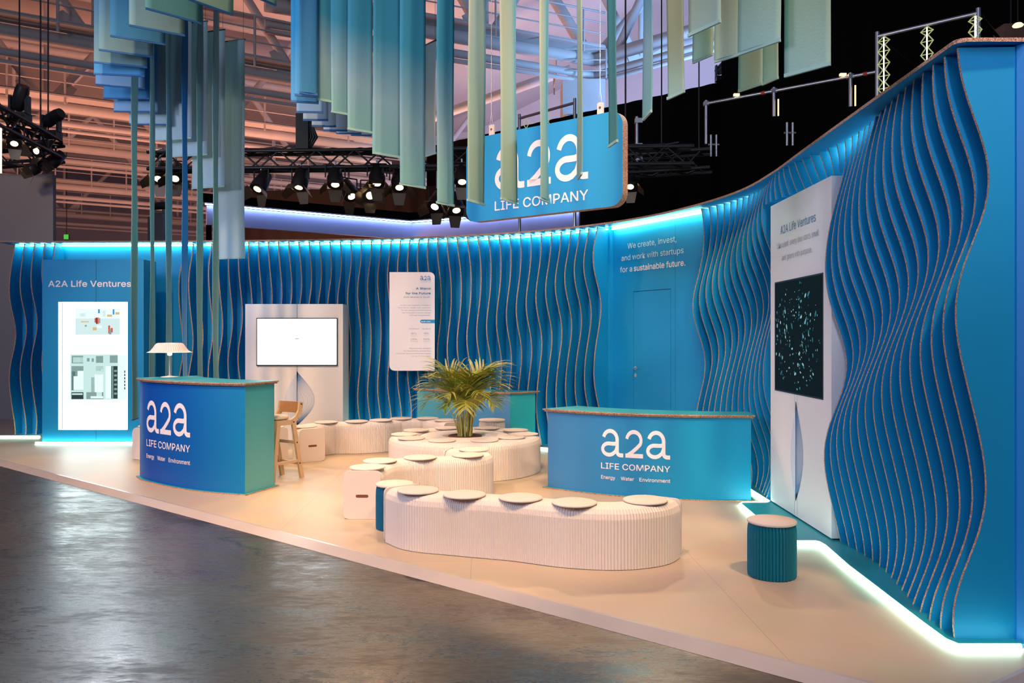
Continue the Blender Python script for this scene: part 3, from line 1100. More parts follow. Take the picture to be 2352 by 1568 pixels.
def counter(name, label, outer, inner, H, mfront, mend, mtop, n=28, logo=None):
    """a curved counter: outer and inner plan curves from the left end to the right end"""
    O, I = crom(outer), crom(inner)
    op = [tuple(O.at(O.len * i / n)) for i in range(n + 1)]
    ip = [tuple(I.at(I.len * i / n)) for i in range(n + 1)]
    poly = op + ip[::-1]
    small = inset(poly, 0.035)
    so, si = small[:n + 1], small[n + 1:][::-1]
    c = sum((Vector(p) for p in poly), Vector((0, 0))) / len(poly)
    r = thing(name, label, 'counter', (c.x, c.y, 0))
    mb = MB()
    fan_prism(mb, so, si, 0.013, H - 0.031, (0, 1, 1, 1), 1)
    mb.build('body', [mfront, mend], r)
    mb = MB()
    fan_prism(mb, op, ip, 0.0, 0.013, (1, 1, 1, 1), 0)
    mb.build('base_board', [mtop, M['card']], r)
    mb = MB()
    s2 = inset(poly, 0.012)
    fan_prism(mb, s2[:n + 1], s2[n + 1:][::-1], H - 0.031, H - 0.016, (1, 1, 1, 1), 1)
    mb.build('lower_top_board', [mtop, M['card']], r)
    mb = MB()
    fan_prism(mb, op, ip, H - 0.0155, H, (1, 1, 1, 1), 0)
    mb.build('countertop', [mtop, M['card']], r)
    if logo:
        P = crom(so)
        mb = MB()
        s0 = P.s_px(logo[0])
        s1 = P.s_px(logo[1])

        def fn(u, v):
            p = P.at(s0 + u) + P.nor(s0 + u) * 0.003
            return Vector((p.x, p.y, v))
        logo_parts(fn, 0, logo[2], s1 - s0, r)
    return r


g1 = gradient_mat('left_counter_print', [(0.0, rgb(40, 105, 180)), (0.14, rgb(0, 74, 164)), (0.5, rgb(0, 92, 170)), (1.0, rgb(0, 126, 172))], 'X')
g1e = gradient_mat('left_counter_end', [(0.0, rgb(90, 165, 172)), (1.0, rgb(60, 160, 170))], 'Z')
g2 = gradient_mat('right_counter_print', [(0.0, rgb(64, 132, 186)), (0.35, rgb(30, 128, 184)), (0.7, rgb(0, 140, 186)), (1.0, rgb(0, 150, 196))], 'X')
g3 = gradient_mat('back_counter_print', [(0.0, rgb(80, 170, 178)), (0.45, rgb(70, 140, 185)), (1.0, rgb(80, 138, 188))], 'X')
g3e = gradient_mat('back_counter_end', [(0.0, rgb(0, 150, 170)), (1.0, rgb(50, 175, 180))], 'Z')
counter('reception_counter', 'tall curved deep blue counter with white logo and a table lamp on top',
        [(-4.31, 9.13), (-4.16, 8.92), (-3.97, 8.74), (-3.60, 8.45), (-3.21, 8.22), (-2.685, 8.03)],
        [(-3.82, 9.66), (-3.55, 9.22), (-3.19, 8.89), (-2.85, 8.70), (-2.505, 8.56)], 1.135, g1, g1e, M['teal_top'], logo=(337.5, 437, 0.90))
counter('reception_counter', 'low wide curved cyan counter with white logo in front of the slogan wall',
        [(0.325, 8.46), (0.68, 8.20), (1.12, 7.96), (1.72, 7.79), (2.365, 7.735)],
        [(0.72, 8.80), (1.10, 8.50), (1.5, 8.30), (1.95, 8.16), (2.40, 8.09)], 0.842, g2, g2, M['teal_top'], logo=(1383, 1541, 0.672))
counter('reception_counter', 'plain teal and blue counter against the back wall behind the palm',
        [(-1.50, 12.02), (-1.1, 11.75), (-0.55, 11.40), (-0.025, 11.09)],
        [(-1.1, 12.10), (-0.7, 11.92), (-0.2, 11.66), (0.40, 11.42)], 0.83, g3, g3e, M['teal_top'])

# ================================================================== PAPER BENCHES, STOOLS
PITCH = 0.0172


def sweep(mb, path, H, W, closed=False, s0=0.0, s1=None, amp=0.0032):
    s1 = path.len if s1 is None else s1
    n = max(8, int((s1 - s0) / (PITCH / 2)))
    if n % 2:
        n += 1
    r = 0.075
    prof = [(-1, 0.004, 1), (-1, H * 0.35, 1), (-1, H * 0.62, 1), (-1, H - r, 1)]
    hw = W / 2
    for a in (30, 60, 90):
        q = math.radians(a)
        prof.append(((-hw + r * (1 - math.sin(q) if False else 1 - math.cos(q))) / hw * 1.0, H - r + r * math.sin(q), 1 - a / 140))
    prof = prof + [(0, H + 0.001, 0.25)] + [(-x, z, k) for x, z, k in reversed(prof)]
    m = len(prof)
    V, Fc = [], []
    cnt = n if closed else n + 1
    for i in range(cnt):
        s = s0 + (s1 - s0) * i / n
        if closed:
            p = path.at(s)
            a, b = path.at((s - 0.02) % path.len), path.at((s + 0.02) % path.len)
            t = (b - a).normalized()
            nr_ = Vector((t.y, -t.x))
        else:
            p, nr_ = path.at(s), path.nor(s)
        d = amp if i % 2 else -amp
        for x, z, k in prof:
            off = x * hw + (d * k if x > 0 else (-d * k if x < 0 else 0))
            zz = z + (d * 0.5 * k if z > H - r - 0.001 else 0)
            q = p + nr_ * off
            V.append((q.x, q.y, zz))
    for i in range(n):
        j = (i + 1) % cnt
        for k in range(m - 1):
            Fc.append((i * m + k, i * m + k + 1, j * m + k + 1, j * m + k))
    mb.add(V, Fc)
    if not closed:
        mb.add(V, [tuple(range(m)), tuple(range(len(V) - 1, len(V) - m - 1, -1))])


def end_board(parent, p, d, W, H):
    """flat end board with a brown handle slot; d points out of the bench"""
    ex = Vector((-d.y, d.x, 0))
    o = Vector((p.x, p.y, H / 2 + 0.002))
    dd = Vector((d.x, d.y, 0))
    mb = MB()
    mb.slab(rrect(W, H, 0.045, 5), o, ex, (0, 0, 1), dd, 0.018)
    e = mb.build('end_panel', M['felt'], parent)
    mb = MB()
    mb.slab(rrect(0.112, 0.027, 0.0132, 5), o + dd * 0.0175 + Vector((0, 0, -0.01)), ex, (0, 0, 1), dd, 0.0012)
    mb.build('handle_slot', M['hole'], e, label='brown handle slot')


def bench(label, pts, H=0.42, W=0.32, ends=(True, True), name='paper_bench'):
    P = crom(pts)
    c = P.at(P.len / 2)
    r = thing(name, label, 'bench', (c.x, c.y, 0))
    mb = MB()
    sweep(mb, P, H, W)
    mb.build('pleated_body', M['paper'], r)
    if ends[0]:
        end_board(r, P.at(0), -P.tan(0.001), W + 0.01, H + 0.004)
    if ends[1]:
        end_board(r, P.at(P.len), P.tan(P.len - 0.001), W + 0.01, H + 0.004)
    return r


bench('long wavy white pleated paper bench at the front of the stand', [(-0.86, 6.30), (-0.70, 6.10), (-0.36, 5.97), (0.06, 5.83), (0.44, 5.66), (0.75, 5.62), (0.98, 5.71), (1.085, 5.86)])
bench('white pleated bench with a handle slot in its end board behind the front bench', [(-1.316, 7.01), (-1.305, 7.22), (-1.22, 7.55), (-0.90, 7.76), (-0.55, 7.86), (-0.375, 7.98), (-0.36, 8.16), (-0.47, 8.31), (-0.66, 8.36)])
bench('long white pleated bench winding along the back wall below the poster', [(-2.57, 10.24), (-2.72, 10.48), (-2.74, 10.78), (-2.50, 11.02), (-2.12, 11.08), (-1.88, 11.20), (-1.64, 11.46), (-1.24, 11.50), (-0.95, 11.24), (-0.80, 11.02)])
bench('white pleated bench half hidden behind the tall blue counter', [(-4.83, 10.36), (-4.70, 10.62), (-4.30, 10.85), (-3.75, 10.85), (-3.40, 10.62), (-3.18, 10.42), (-3.05, 10.26)], ends=(False, True))

RC = Vector((-0.57, 9.65))
r = thing('ring_bench', 'big round white pleated paper bench with the palm in its middle', 'bench', (RC.x, RC.y, 0))
for rad, nm in ((0.745, 'outer_ring'), (0.40, 'inner_ring')):
    ring = crom([(RC.x + rad * math.cos(2 * PI * i / 24), RC.y + rad * math.sin(2 * PI * i / 24)) for i in range(24)], closed=True)
    mb = MB()
    sweep(mb, ring, 0.42, 0.335, closed=True)
    mb.build(nm, M['paper'], r)

# ---- round felt pads lying on the benches
mb = MB()
mb.lathe([(0.0, 0.0), (0.150, 0.0), (0.158, 0.004), (0.160, 0.009), (0.157, 0.014), (0.148, 0.0165), (0.0, 0.018)], 40)
pad0 = mb.build('seat_pad', M['felt'])
tag(pad0, 'x', 'seat pad', 'round felt pads on the paper benches')
first = [True]


def pad(x, y, z, label):
    if first[0]:
        o = pad0
        first[0] = False
    else:
        o = pad0.copy()
        COL.objects.link(o)
    o.location = (x, y, z)
    o['label'] = label
    return o


for (px, py), w in zip(((960, 1125.7), (1067, 1135.7), (1195.7, 1142.8), (1319, 1154), (1482, 1148)),
                       ('leftmost of five round white pads on the front wavy bench', 'second from left of five round white pads on the front wavy bench', 'middle one of five round white pads on the front wavy bench',
                        'second from right of five round white pads on the front wavy bench', 'rightmost of five round white pads on the front wavy bench')):
    p = G(px, py, 0.43)
    pad(p.x, p.y, 0.4225, w)
for (px, py), w in zip(((844, 1072.5), (872.5, 1057.8), (965.3, 1050.3), (1074, 1044.6), (1088.6, 1032)),
                       ('round white pad right behind the end board with the slot, second bench', 'round white pad second from the slotted end of the second bench', 'round white pad halfway along the second bench',
                        'round white pad at the front of the bend of the second bench', 'round white pad at the back of the bend of the second bench')):
    p = G(px, py, 0.43)
    pad(p.x, p.y, 0.4225, w)
ringl = ['at the far left rear of the ring bench', 'at the leftmost edge of the ring bench', 'at the front left of the ring bench', 'in front of the palm, left of its stems, on the ring bench', 'in front of the palm, right of its stems, on the ring bench',
         'at the front right of the ring bench', 'at the rightmost edge of the ring bench', 'at the far right rear of the ring bench', 'behind the palm to its right on the ring bench', 'behind the palm to its left on the ring bench']
for (px, py), w in zip(((954.6, 987.8), (922.5, 997), (945, 1006), (1016.4, 1010.7), (1112.5, 1010.7), (1175.3, 1004), (1210.7, 996.4), (1188.5, 986.8), (1117.8, 982.8), (1027.8, 982.8)), ringl):
    p = G(px, py, 0.43)
    v = Vector((p.x, p.y)) - RC
    v = v.normalized() * min(max(v.length, 0.66), 0.73)
    pad(RC.x + v.x, RC.y + v.y, 0.4225, 'round white pad ' + w)
for (x, y), w in zip(((-2.72, 10.44), (-2.56, 10.97), (-2.16, 11.07), (-1.85, 11.23), (-1.60, 11.48), (-1.22, 11.49), (-0.94, 11.24)),
                     ('round white pad on the slotted end of the bench along the back wall', 'round white pad second from the slotted end, bench along the back wall', 'round white pad below the right edge of the television board, back bench',
                      'round white pad on the back bench left of the poster', 'round white pad on the back bench right under the poster', 'round white pad on the back bench left of the palm', 'round white pad on the back bench hidden partly by the palm')):
    pad(x, y, 0.4225, w)
for (x, y), w in zip(((-4.76, 10.50), (-4.45, 10.76), (-3.13, 10.37)),
                     ('round white pad on the bench end left of the tall counter', 'round white pad behind the tall counter under the hanging strip', 'round white pad on the bench right of the bar chair')):
    pad(x, y, 0.4225, w)


def stool_mesh(H, r, n=44, amp=0.0065, wide=0.0):
    mb = MB()
    prof = [(r * 0.985, 0.004, 1), (r, 0.03, 1), (r + wide, H * 0.5, 1), (r, H * 0.80, 1), (r * 0.985, H * 0.90, 1.0), (r * 0.955, H * 0.965, 0.9), (r * 0.90, H - 0.008, 0.6)]
    m = 2 * n
    V, Fc = [], []
    for R, z, k in prof:
        for i in range(m):
            w = 2 * PI * i / m
            q = R + (amp if i % 2 else -amp) * k
            V.append((q * math.cos(w), q * math.sin(w), z))
    for j in range(len(prof) - 1):
        for i in range(m):
            Fc.append((j * m + i, j * m + (i + 1) % m, (j + 1) * m + (i + 1) % m, (j + 1) * m + i))
    mb.add(V, Fc)
    mb.add(V, [tuple(range(m - 1, -1, -1)), tuple(range(len(V) - m, len(V)))])
    return mb


def stool(label, p, H, m, r=0.153, wide=0.0):
    t = thing('paper_stool', label, 'stool', (p[0], p[1], 0))
    stool_mesh(H - 0.016, r, wide=wide).build('pleated_body', m, t, local=True)
    mb = MB()
    z = H - 0.022
    R = r + 0.008
    mb.lathe([(0.0, z), (R - 0.008, z), (R, z + 0.006), (R, z + 0.015), (R - 0.006, z + 0.021), (0.0, z + 0.022)], 40)
    mb.build('seat_top', M['felt'], t, local=True, label='white round felt seat top')
    return t


stool('dark teal pleated round stool alone at the right near the lit wall', (1.744, 5.345), 0.378, M['teal_paper'])
stool('dark blue pleated round stool at the left end of the front bench', (-0.985, 6.68), 0.380, M['bluep'], r=0.150)
stool('small white pleated round stool in front of the back counter', (-0.272, 10.83), 0.485, M['paper'], r=0.172, wide=0.012)

# ================================================================== BAR CHAIR
t = thing('bar_chair', 'pale wooden bar chair with a cream cushion beside the tall counter', 'chair', (-2.655, 9.0, 0), rz=math.radians(-33.5))


def beam(mb, a, b, w, d, mi=0):
    """rectangular bar between two points"""
    a, b = Vector(a), Vector(b)
    t_ = (b - a).normalized()
    up = Vector((0, 0, 1)) if abs(t_.z) < 0.9 else Vector((0, 1, 0))
    s = t_.cross(up).normalized()
    u = s.cross(t_).normalized()
    V = []
    for p in (a, b):
        for x, y in ((-1, -1), (1, -1), (1, 1), (-1, 1)):
            V.append(p + s * (x * w / 2) + u * (y * d / 2))
    mb.add(V, [(3, 2, 1, 0), (4, 5, 6, 7), (0, 1, 5, 4), (1, 2, 6, 5), (2, 3, 7, 6), (3, 0, 4, 7)], mi)


for sx in (-1, 1):
    mb = MB()
    beam(mb, (sx * 0.165, 0.215, 0.0), (sx * 0.165, 0.085, 0.66), 0.028, 0.050)
    mb.build('leg', M['wood'], t, local=True)
    mb = MB()
    beam(mb, (sx * 0.165, -0.20, 0.0), (sx * 0.165, -0.12, 0.66), 0.028, 0.050)
    mb.build('leg', M['wood'], t, local=True)
    mb = MB()
    pts = [(sx * 0.165, -0.15, 0.645), (sx * 0.165, 0.06, 0.645), (sx * 0.165, 0.14, 0.69), (sx * 0.165, 0.185, 0.76), (sx * 0.165, 0.20, 0.862)]
    for a, b in zip(pts, pts[1:]):
        beam(mb, a, b, 0.026, 0.055)
    mb.build('side_bracket', M['wood'], t, local=True)
    mb = MB()
    beam(mb, (sx * 0.165, 0.175, 0.20), (sx * 0.165, -0.175, 0.20), 0.02, 0.032)
    mb.build('stretcher', M['wood'], t, local=True)
for y, z in ((0.18, 0.17), (0.135, 0.41), (-0.175, 0.25)):
    mb = MB()
    beam(mb, (-0.165, y, z), (0.165, y, z), 0.02, 0.036)
    mb.build('stretcher', M['wood'], t, local=True)
mb = MB()
mb.prism(rrect(0.31, 0.31, 0.03), 0.652, 0.670, 0, 0, off=(0, -0.02, 0))
mb.build('seat', M['wood'], t, local=True)
mb = MB()
V, Fc = [], []
for i in range(9):
    x = -0.152 + 0.304 * i / 8
    yb = 0.185 + 0.03 * (1 - (x / 0.152) ** 2)
    for (dy, z) in ((0.0, 0.735), (0.012, 0.735), (0.027, 0.862), (0.015, 0.862)):
        V.append((x, yb + dy - 0.012, z))
for i in range(8):
    for k in range(4):
        Fc.append((4 * i + k, 4 * i + (k + 1) % 4, 4 * i + 4 + (k + 1) % 4, 4 * i + 4 + k))
Fc += [(3, 2, 1, 0), (32, 33, 34, 35)]
mb.add(V, Fc)
mb.build('backrest', M['ply'], t, local=True, label='brown plywood backrest')
mb = MB()
mb.lathe([(0.0, 0.670), (0.125, 0.671), (0.148, 0.684), (0.150, 0.702), (0.135, 0.718), (0.07, 0.726), (0.0, 0.727)], 32, c=(0, -0.03, 0))
mb.build('cushion', M['cushion'], t, local=True, label='cream round cushion')
mb = MB()
for sx in (-1, 1):
    for y, z in ((0.195, 0.84), (0.085, 0.645), (0.133, 0.41), (0.175, 0.17)):
        mb.tube([(sx * 0.177, y, z), (sx * 0.182, y, z)], 0.009, 8)
mb.build('bolt', M['dark'], t, local=True)

# ================================================================== TABLE LAMP
t = thing('table_lamp', 'white table lamp with a wide flared shade on the tall counter', 'lamp', (-3.985, 9.27, 1.135))
mb = MB()
mb.lathe([(0.0, 0.0), (0.098, 0.0), (0.10, 0.004), (0.092, 0.008), (0.03, 0.014), (0.012, 0.022), (0.0, 0.022)], 36)
mb.build('base', M['lamp_white'], t, local=True)
mb = MB()
mb.tube([(0, 0, 0.015), (0, 0, 0.27)], 0.009, 10)
mb.build('stem', M['lamp_white'], t, local=True)
mb = MB()
n = 48
prof = [(0.250, 0.287), (0.235, 0.292), (0.205, 0.307), (0.180, 0.338), (0.158, 0.372), (0.142, 0.391), (0.125, 0.398), (0.0, 0.400)]
V, Fc = [], []
for j, (R, z) in enumerate(prof):
    for i in range(2 * n):
        w = PI * i / n
        q = R + (0.0028 if i % 2 else -0.0028) * (1 if 0 < j < 6 else 0.3)
        V.append((max(q, 0) * math.cos(w), max(q, 0) * math.sin(w), z))
for j in range(len(prof) - 1):
    for i in range(2 * n):
        Fc.append((j * 2 * n + i, j * 2 * n + (i + 1) % (2 * n), (j + 1) * 2 * n + (i + 1) % (2 * n), (j + 1) * 2 * n + i))
mb.add(V, Fc)
mb.build('lamp_shade', M['lamp_white'], t, local=True)
mb = MB()
mb.lathe([(0.0, 0.25), (0.014, 0.25), (0.026, 0.258), (0.028, 0.295), (0.02, 0.31), (0.0, 0.312)], 20)
mb.build('bulb', emit('lamp_bulb_glow', (1.0, 0.95, 0.88, 1), 2.0), t, local=True)

# ================================================================== PALM
t = thing('potted_palm', 'bushy yellow green palm growing from the middle of the ring bench', 'plant', (RC.x, RC.y, 0))
mb = MB()
mb.lathe([(0.0, 0.0), (0.17, 0.0), (0.20, 0.40), (0.205, 0.412), (0.195, 0.414), (0.188, 0.395), (0.0, 0.392)], 32)
mb.build('pot', M['hole'], t, local=True)
mb = MB()
mb.lathe([(0.187, 0.395), (0.15, 0.400), (0.08, 0.406), (0.0, 0.408)], 28)
mb.build('soil', M['soil'], t, local=True)
rr = random.Random(21)


def frond(ang, lean, length, base_r, droop, m, k):
    mb = MB()
    d = Vector((math.cos(ang), math.sin(ang), 0))
    side = Vector((-d.y, d.x, 0))
    p = Vector((base_r * math.cos(ang + 0.6), base_r * math.sin(ang + 0.6), 0.395))
    pts = [p.copy()]
    N = 18
    pitch = PI / 2 - lean * 0.35
    for i in range(N):
        f = i / (N - 1)
        pitch = PI / 2 - lean * (0.25 + 0.75 * f) - droop * max(0, f - 0.45) ** 1.6 * 2.2
        p = p + (d * math.cos(pitch) + Vector((0, 0, 1)) * math.sin(pitch)) * (length / N)
        pts.append(p.copy())
    mb.tube(pts, [0.0085 * (1 - 0.8 * i / N) for i in range(N + 1)], 5, 1)
    M_ = 18
    for i in range(M_):
        f = 0.50 + 0.50 * i / (M_ - 1)
        x = f * N
        j = min(int(x), N - 1)
        q = pts[j].lerp(pts[j + 1], x - j)
        tg = (pts[j + 1] - pts[j]).normalized()
        up = side.cross(tg).normalized() * -1
        if up.z < 0:
            up = -up
        L = length * 0.33 * (0.55 + 0.9 * math.sin(PI * min(1, (f - 0.47) / 0.56)) ** 0.8) * (0.75 if f > 0.9 else 1) * rr.uniform(0.85, 1.12)
        for sg in (-1, 1):
            dr = (tg * rr.uniform(0.62, 0.85) + side * sg * 0.72 + up * rr.uniform(0.05, 0.34)).normalized()
            w = 0.0088 * (1 - 0.3 * f)
            V = []
            S_ = 5
            c = q.copy()
            for s in range(S_ + 1):
                g_ = s / S_
                ww = w * (0.5 + 1.2 * g_) * (1 - g_) * 2.4 + 0.0008
                nrm = dr.cross(up).normalized()
                V += [c + nrm * ww, c - up * ww * 0.35, c - nrm * ww]
                dd = (dr + Vector((0, 0, -1)) * (0.75 * g_ * g_ + 0.12 * droop * g_)).normalized()
                c = c + dd * (L / S_)
            Fc = []
            for s in range(S_):
                a = 3 * s
                Fc += [(a, a + 1, a + 4, a + 3), (a + 1, a + 2, a + 5, a + 4)]
            mb.add(V, Fc, 0, True)
    mb.build('frond', [m, M['stem']], t, local=True)


NF = 22
for k in range(NF):
    ring = k % 3
    ang = k * 2.399 + rr.uniform(-0.25, 0.25)
    lean = (0.17, 0.40, 0.66)[ring] + rr.uniform(-0.08, 0.1)
    ln = (0.95, 0.90, 0.76)[ring] * rr.uniform(0.86, 1.06)
    frond(ang, lean, ln, rr.uniform(0.02, 0.09), (1.5, 2.1, 2.3)[ring], M['leaf2'] if k % 4 == 0 else M['leaf'], k)
for k in range(9):
    a = k * 2.399
    x, y = 0.075 * math.cos(a), 0.075 * math.sin(a)
    mb = MB()
    mb.tube([(x, y, 0.395), (x * 1.15, y * 1.15, 0.55), (x * 1.5, y * 1.5, 0.72)], [0.013, 0.011, 0.006], 8)
    mb.build('stem', M['stem'], t, local=True)

# ================================================================== HANGING SIGN
SO, ST = Vector((1.0416, 7.5)), Vector((-0.799, 0.6007)).normalized()
SNm = Vector((-0.6007, -0.799)).normalized()      # faces the aisle
SW, Z0s, Z1s = 1.925, 2.842, 3.745
cs = SO + ST * (SW / 2)
t = thing('hanging_sign', 'blue hanging sign board with white logo above the stand', 'sign', (cs.x, cs.y, Z0s))
ex = Vector((-ST.x, -ST.y, 0))
nn = Vector((SNm.x, SNm.y, 0))
oc = Vector((cs.x, cs.y, (Z0s + Z1s) / 2))
mb = MB()
mb.slab(rrect(SW, Z1s - Z0s, 0.13, 8), oc, ex, (0, 0, 1), -nn, 0.10, 1, 0)
mb.build('board', [mat('sign_blue_print', (0.018, 0.29, 0.62, 1), 0.5, spec=0.3), M['card']], t)
mb = MB()


def sfn(u, v):
    p = oc + ex * u + nn * 0.003
    return Vector((p.x, p.y, v))


logo_parts(sfn, SW / 2 - 1.528, 3.60, 1.15, t, small=False)
for tt in (1.617, 0.2755):
    p = SO + ST * tt - SNm * 0.05
    mb = MB()
    mb.slab(rrect(0.065, 0.16, 0.01, 2), (p.x, p.y, Z1s + 0.045), ex, (0, 0, 1), -nn, 0.02)
    b_ = mb.build('hanger_block', M['lamp_white'], t, label='white hanger block')
    mb = MB()
    mb.tube([(p.x + nn.x * 0.002, p.y + nn.y * 0.002, Z1s + 0.075), (p.x + nn.x * 0.004, p.y + nn.y * 0.004, Z1s + 0.075)], 0.012, 10)
    mb.build('hole', M['hole'], b_)
    mb = MB()
    for s in (-0.018, 0.018):
        mb.tube([(p.x + ex.x * s, p.y + ex.y * s, Z1s + 0.12), (p.x, p.y, Z1s + 0.25)], 0.003, 5)
    mb.tube([(p.x, p.y, Z1s + 0.25), (p.x, p.y, 11.5)], 0.004, 5)
    mb.build('cable', M['steel'], t)

# ================================================================== HANGING FABRIC STRIPS
BLUE, SKY, MIST, SAGE, TEAL, OLIVE = rgb(20, 128, 196), rgb(84, 164, 214), rgb(170, 192, 200), rgb(160, 188, 160), rgb(34, 136, 166), rgb(138, 150, 118)
DEEP = rgb(10, 92, 148)
GREEN = rgb(165, 198, 170)
FAB = {
    'blue': gradient_mat('fabric_blue', [(0, SKY), (0.35, BLUE), (1, BLUE)], 'Z', 0.8, 0.42),
    'deep': gradient_mat('fabric_deep_blue', [(0, rgb(60, 135, 175)), (0.5, DEEP), (1, BLUE)], 'Z', 0.8, 0.42),
    'mist': gradient_mat('fabric_mist', [(0, rgb(176, 205, 222)), (0.25, MIST), (1, rgb(150, 185, 190))], 'Z', 0.8, 0.42),
    'sky': gradient_mat('fabric_sky', [(0, rgb(150, 190, 222)), (0.3, SKY), (1, BLUE)], 'Z', 0.8, 0.42),
    'sage': gradient_mat('fabric_sage', [(0, rgb(150, 184, 172)), (0.5, rgb(182, 198, 182)), (1, rgb(165, 192, 190))], 'Z', 0.8, 0.42),
    'green': gradient_mat('fabric_green', [(0, GREEN), (1, GREEN)], 'Z', 0.8, 0.42),
    'wave': gradient_mat('fabric_blue_to_sage', [(0, rgb(134, 186, 186)), (0.2, rgb(138, 178, 192)), (0.45, rgb(40, 132, 170)), (1, rgb(10, 110, 160))], 'Z', 0.8, 0.42),
    'teal': gradient_mat('fabric_teal', [(0, rgb(90, 150, 150)), (0.4, rgb(72, 140, 150)), (1, TEAL)], 'Z', 0.8, 0.42),
    'pale': gradient_mat('fabric_grey_teal', [(0, rgb(122, 162, 168)), (0.3, rgb(100, 146, 168)), (1, rgb(70, 130, 168))], 'Z', 0.8, 0.42),
    'thin': gradient_mat('fabric_pale_teal', [(0, rgb(120, 165, 165)), (0.5, rgb(140, 185, 185)), (1, rgb(150, 190, 200))], 'Z', 0.8, 0.42),
    'olive': gradient_mat('fabric_olive', [(0, rgb(165, 195, 185)), (0.2, rgb(150, 168, 140)), (1, rgb(140, 152, 126))], 'Z', 0.8, 0.42),
}
HEM = {'dark': mat('dark_blue_hem', rgb(16, 84, 140), 0.7), 'pale': mat('pale_hem', rgb(136, 172, 166), 0.7)}


def banner(label, x1, y1, x2, y2, d1, mk, ztop, d2=None, hem='dark', th=0.012, zbot=None):
    if d2 is None:
        d2 = d1 * (HY - y1) / (HY - y2)
    a, b = AT(x1, y1, d1), AT(x2, y2, d2)
    zb = zbot if zbot is not None else (a.z + b.z) / 2
    c = (a + b) / 2
    r = thing('hanging_banner', label, 'banner', (c.x, c.y, zb), 'fabric strips hung over the stand')
    e = Vector((b.x - a.x, b.y - a.y, 0))
    w = e.length
    e.normalize()
    nrm = Vector((e.y, -e.x, 0))
    mb = MB()
    nx, nz = 8, 14
    V, Fc = [], []
    ph = (x1 * 0.37) % 6.28
    for j in range(nz + 1):
        z = zb + 0.02 + (ztop - zb - 0.02) * j / nz
        for sgn in (1, -1):
            for i in range(nx + 1):
                f = i / nx
                bul = 0.5 * th * math.sin(PI * f) + 0.002
                wob = 0.010 * math.sin(f * 5 + ph) * math.sin(PI * j / nz) + 0.006 * math.sin(z * 2.6 + ph + f * 2)
                p = Vector((a.x, a.y, z)) + e * (w * f) + nrm * (sgn * bul + wob)
                V.append((p.x, p.y, z))
    row = 2 * (nx + 1)
    for j in range(nz):
        o, q = j * row, (j + 1) * row
        for i in range(nx):
            Fc.append((o + i, o + i + 1, q + i + 1, q + i))
            o2, q2 = o + nx + 1, q + nx + 1
            Fc.append((o2 + i + 1, o2 + i, q2 + i, q2 + i + 1))
        Fc.append((o + nx + 1, o, q, q + nx + 1))
        Fc.append((o + nx, o + 2 * nx + 1, q + 2 * nx + 1, q + nx))
    mb.add(V, Fc, 0, True)
    mb.build('fabric', FAB[mk], r)
    mb = MB()
    p0, p1 = Vector((a.x, a.y, zb + 0.014)), Vector((a.x, a.y, zb + 0.014)) + e * w
    beam(mb, p0, p1, 0.015, 0.020)
    mb.build('hem_bar', HEM[hem], r)
    mb = MB()
    beam(mb, Vector((a.x, a.y, ztop)) - e * 0.004, Vector((a.x, a.y, ztop)) + e * (w + 0.004), 0.016, 0.016)
    mb.build('top_rod', M['dark'], r)
    for f in (0.06, 0.94):
        q = Vector((a.x, a.y, ztop)) + e * (w * f)
        mb = MB()
        mb.tube([q, (q.x, q.y, 11.0)], 0.0022, 4)
        mb.build('cord', M['dark'], r)
    return r


ordn = ['first', 'second', 'third', 'fourth', 'fifth', 'sixth', 'seventh', 'eighth', 'ninth', 'tenth', 'eleventh', 'twelfth', 'thirteenth', 'fourteenth', 'fifteenth', 'sixteenth', 'seventeenth', 'eighteenth']
ZT = 6.3
# left group: wide strips near the top, stepping down and away
L = [('wide blue hanging strip at the far left, partly behind the pale green ones', 253, 85, 379.5, 105, 8.8, 'deep', ZT, 'dark'),
     ('wide pale green grey strip at the top left, below the blue green one', 296.5, 61, 425, 85, 8.5, 'pale', ZT, 'dark'),
     ('wide teal and green strip at the top left with a dark hem', 334, 22, 462.5, 57, 8.2, 'teal', ZT, 'dark'),
     ('light green strip crossing the top edge of the picture at left', 418, -4, 535.6, 37.5, 7.9, 'green', ZT, 'dark'),
     ('green strip just showing at the top edge right of the light green one', 560, -14, 634, 15, 7.7, 'green', ZT, 'dark'),
     ('grey blue strip whose hem is fourth from the top in the left stack', 227, 117, 352, 134, 9.05, 'pale', ZT, 'dark'),
     ('grey blue strip whose hem is fifth from the top in the left stack', 215.4, 145.5, 338, 158, 9.2, 'pale', ZT, 'dark'),
     ('blue strip whose hem is sixth from the top in the left stack', 215.4, 172, 332, 178, 9.35, 'blue', ZT, 'dark'),
     ('pale blue strip whose hem is seventh from the top in the left stack', 219.4, 196.5, 333, 206, 10.2, 'sky', ZT, 'dark'),
     ('bright blue strip whose hem is eighth from the top in the left stack', 238, 228, 344, 229, 10.6, 'blue', ZT, 'dark'),
     ('sky blue strip stepping down right in the left stack, above the pale one', 262, 258, 362, 259, 10.75, 'sky', ZT, 'dark'),
     ('pale strip in the left stack with a blue hem beside three thin strips', 297, 287, 392, 289, 10.9, 'mist', ZT, 'dark'),
     ('pale strip hanging left of the middle thin strip in the left group', 352, 325, 440, 319, 11.1, 'mist', ZT, 'pale'),
     ('pale blue and beige strip third longest of the wide left ones', 395, 362, 477, 357, 11.25, 'mist', AT(0, 57, 11.25).z, 'pale'),
     ('pale beige strip second longest of the wide left ones', 441, 435, 516, 430, 11.4, 'mist', AT(0, 78, 11.4).z, 'pale'),
     ('longest wide pale strip of the left group reaching below the wall top', 500, 596, 562.5, 594, 11.55, 'mist', AT(0, 98, 11.55).z, 'pale')]
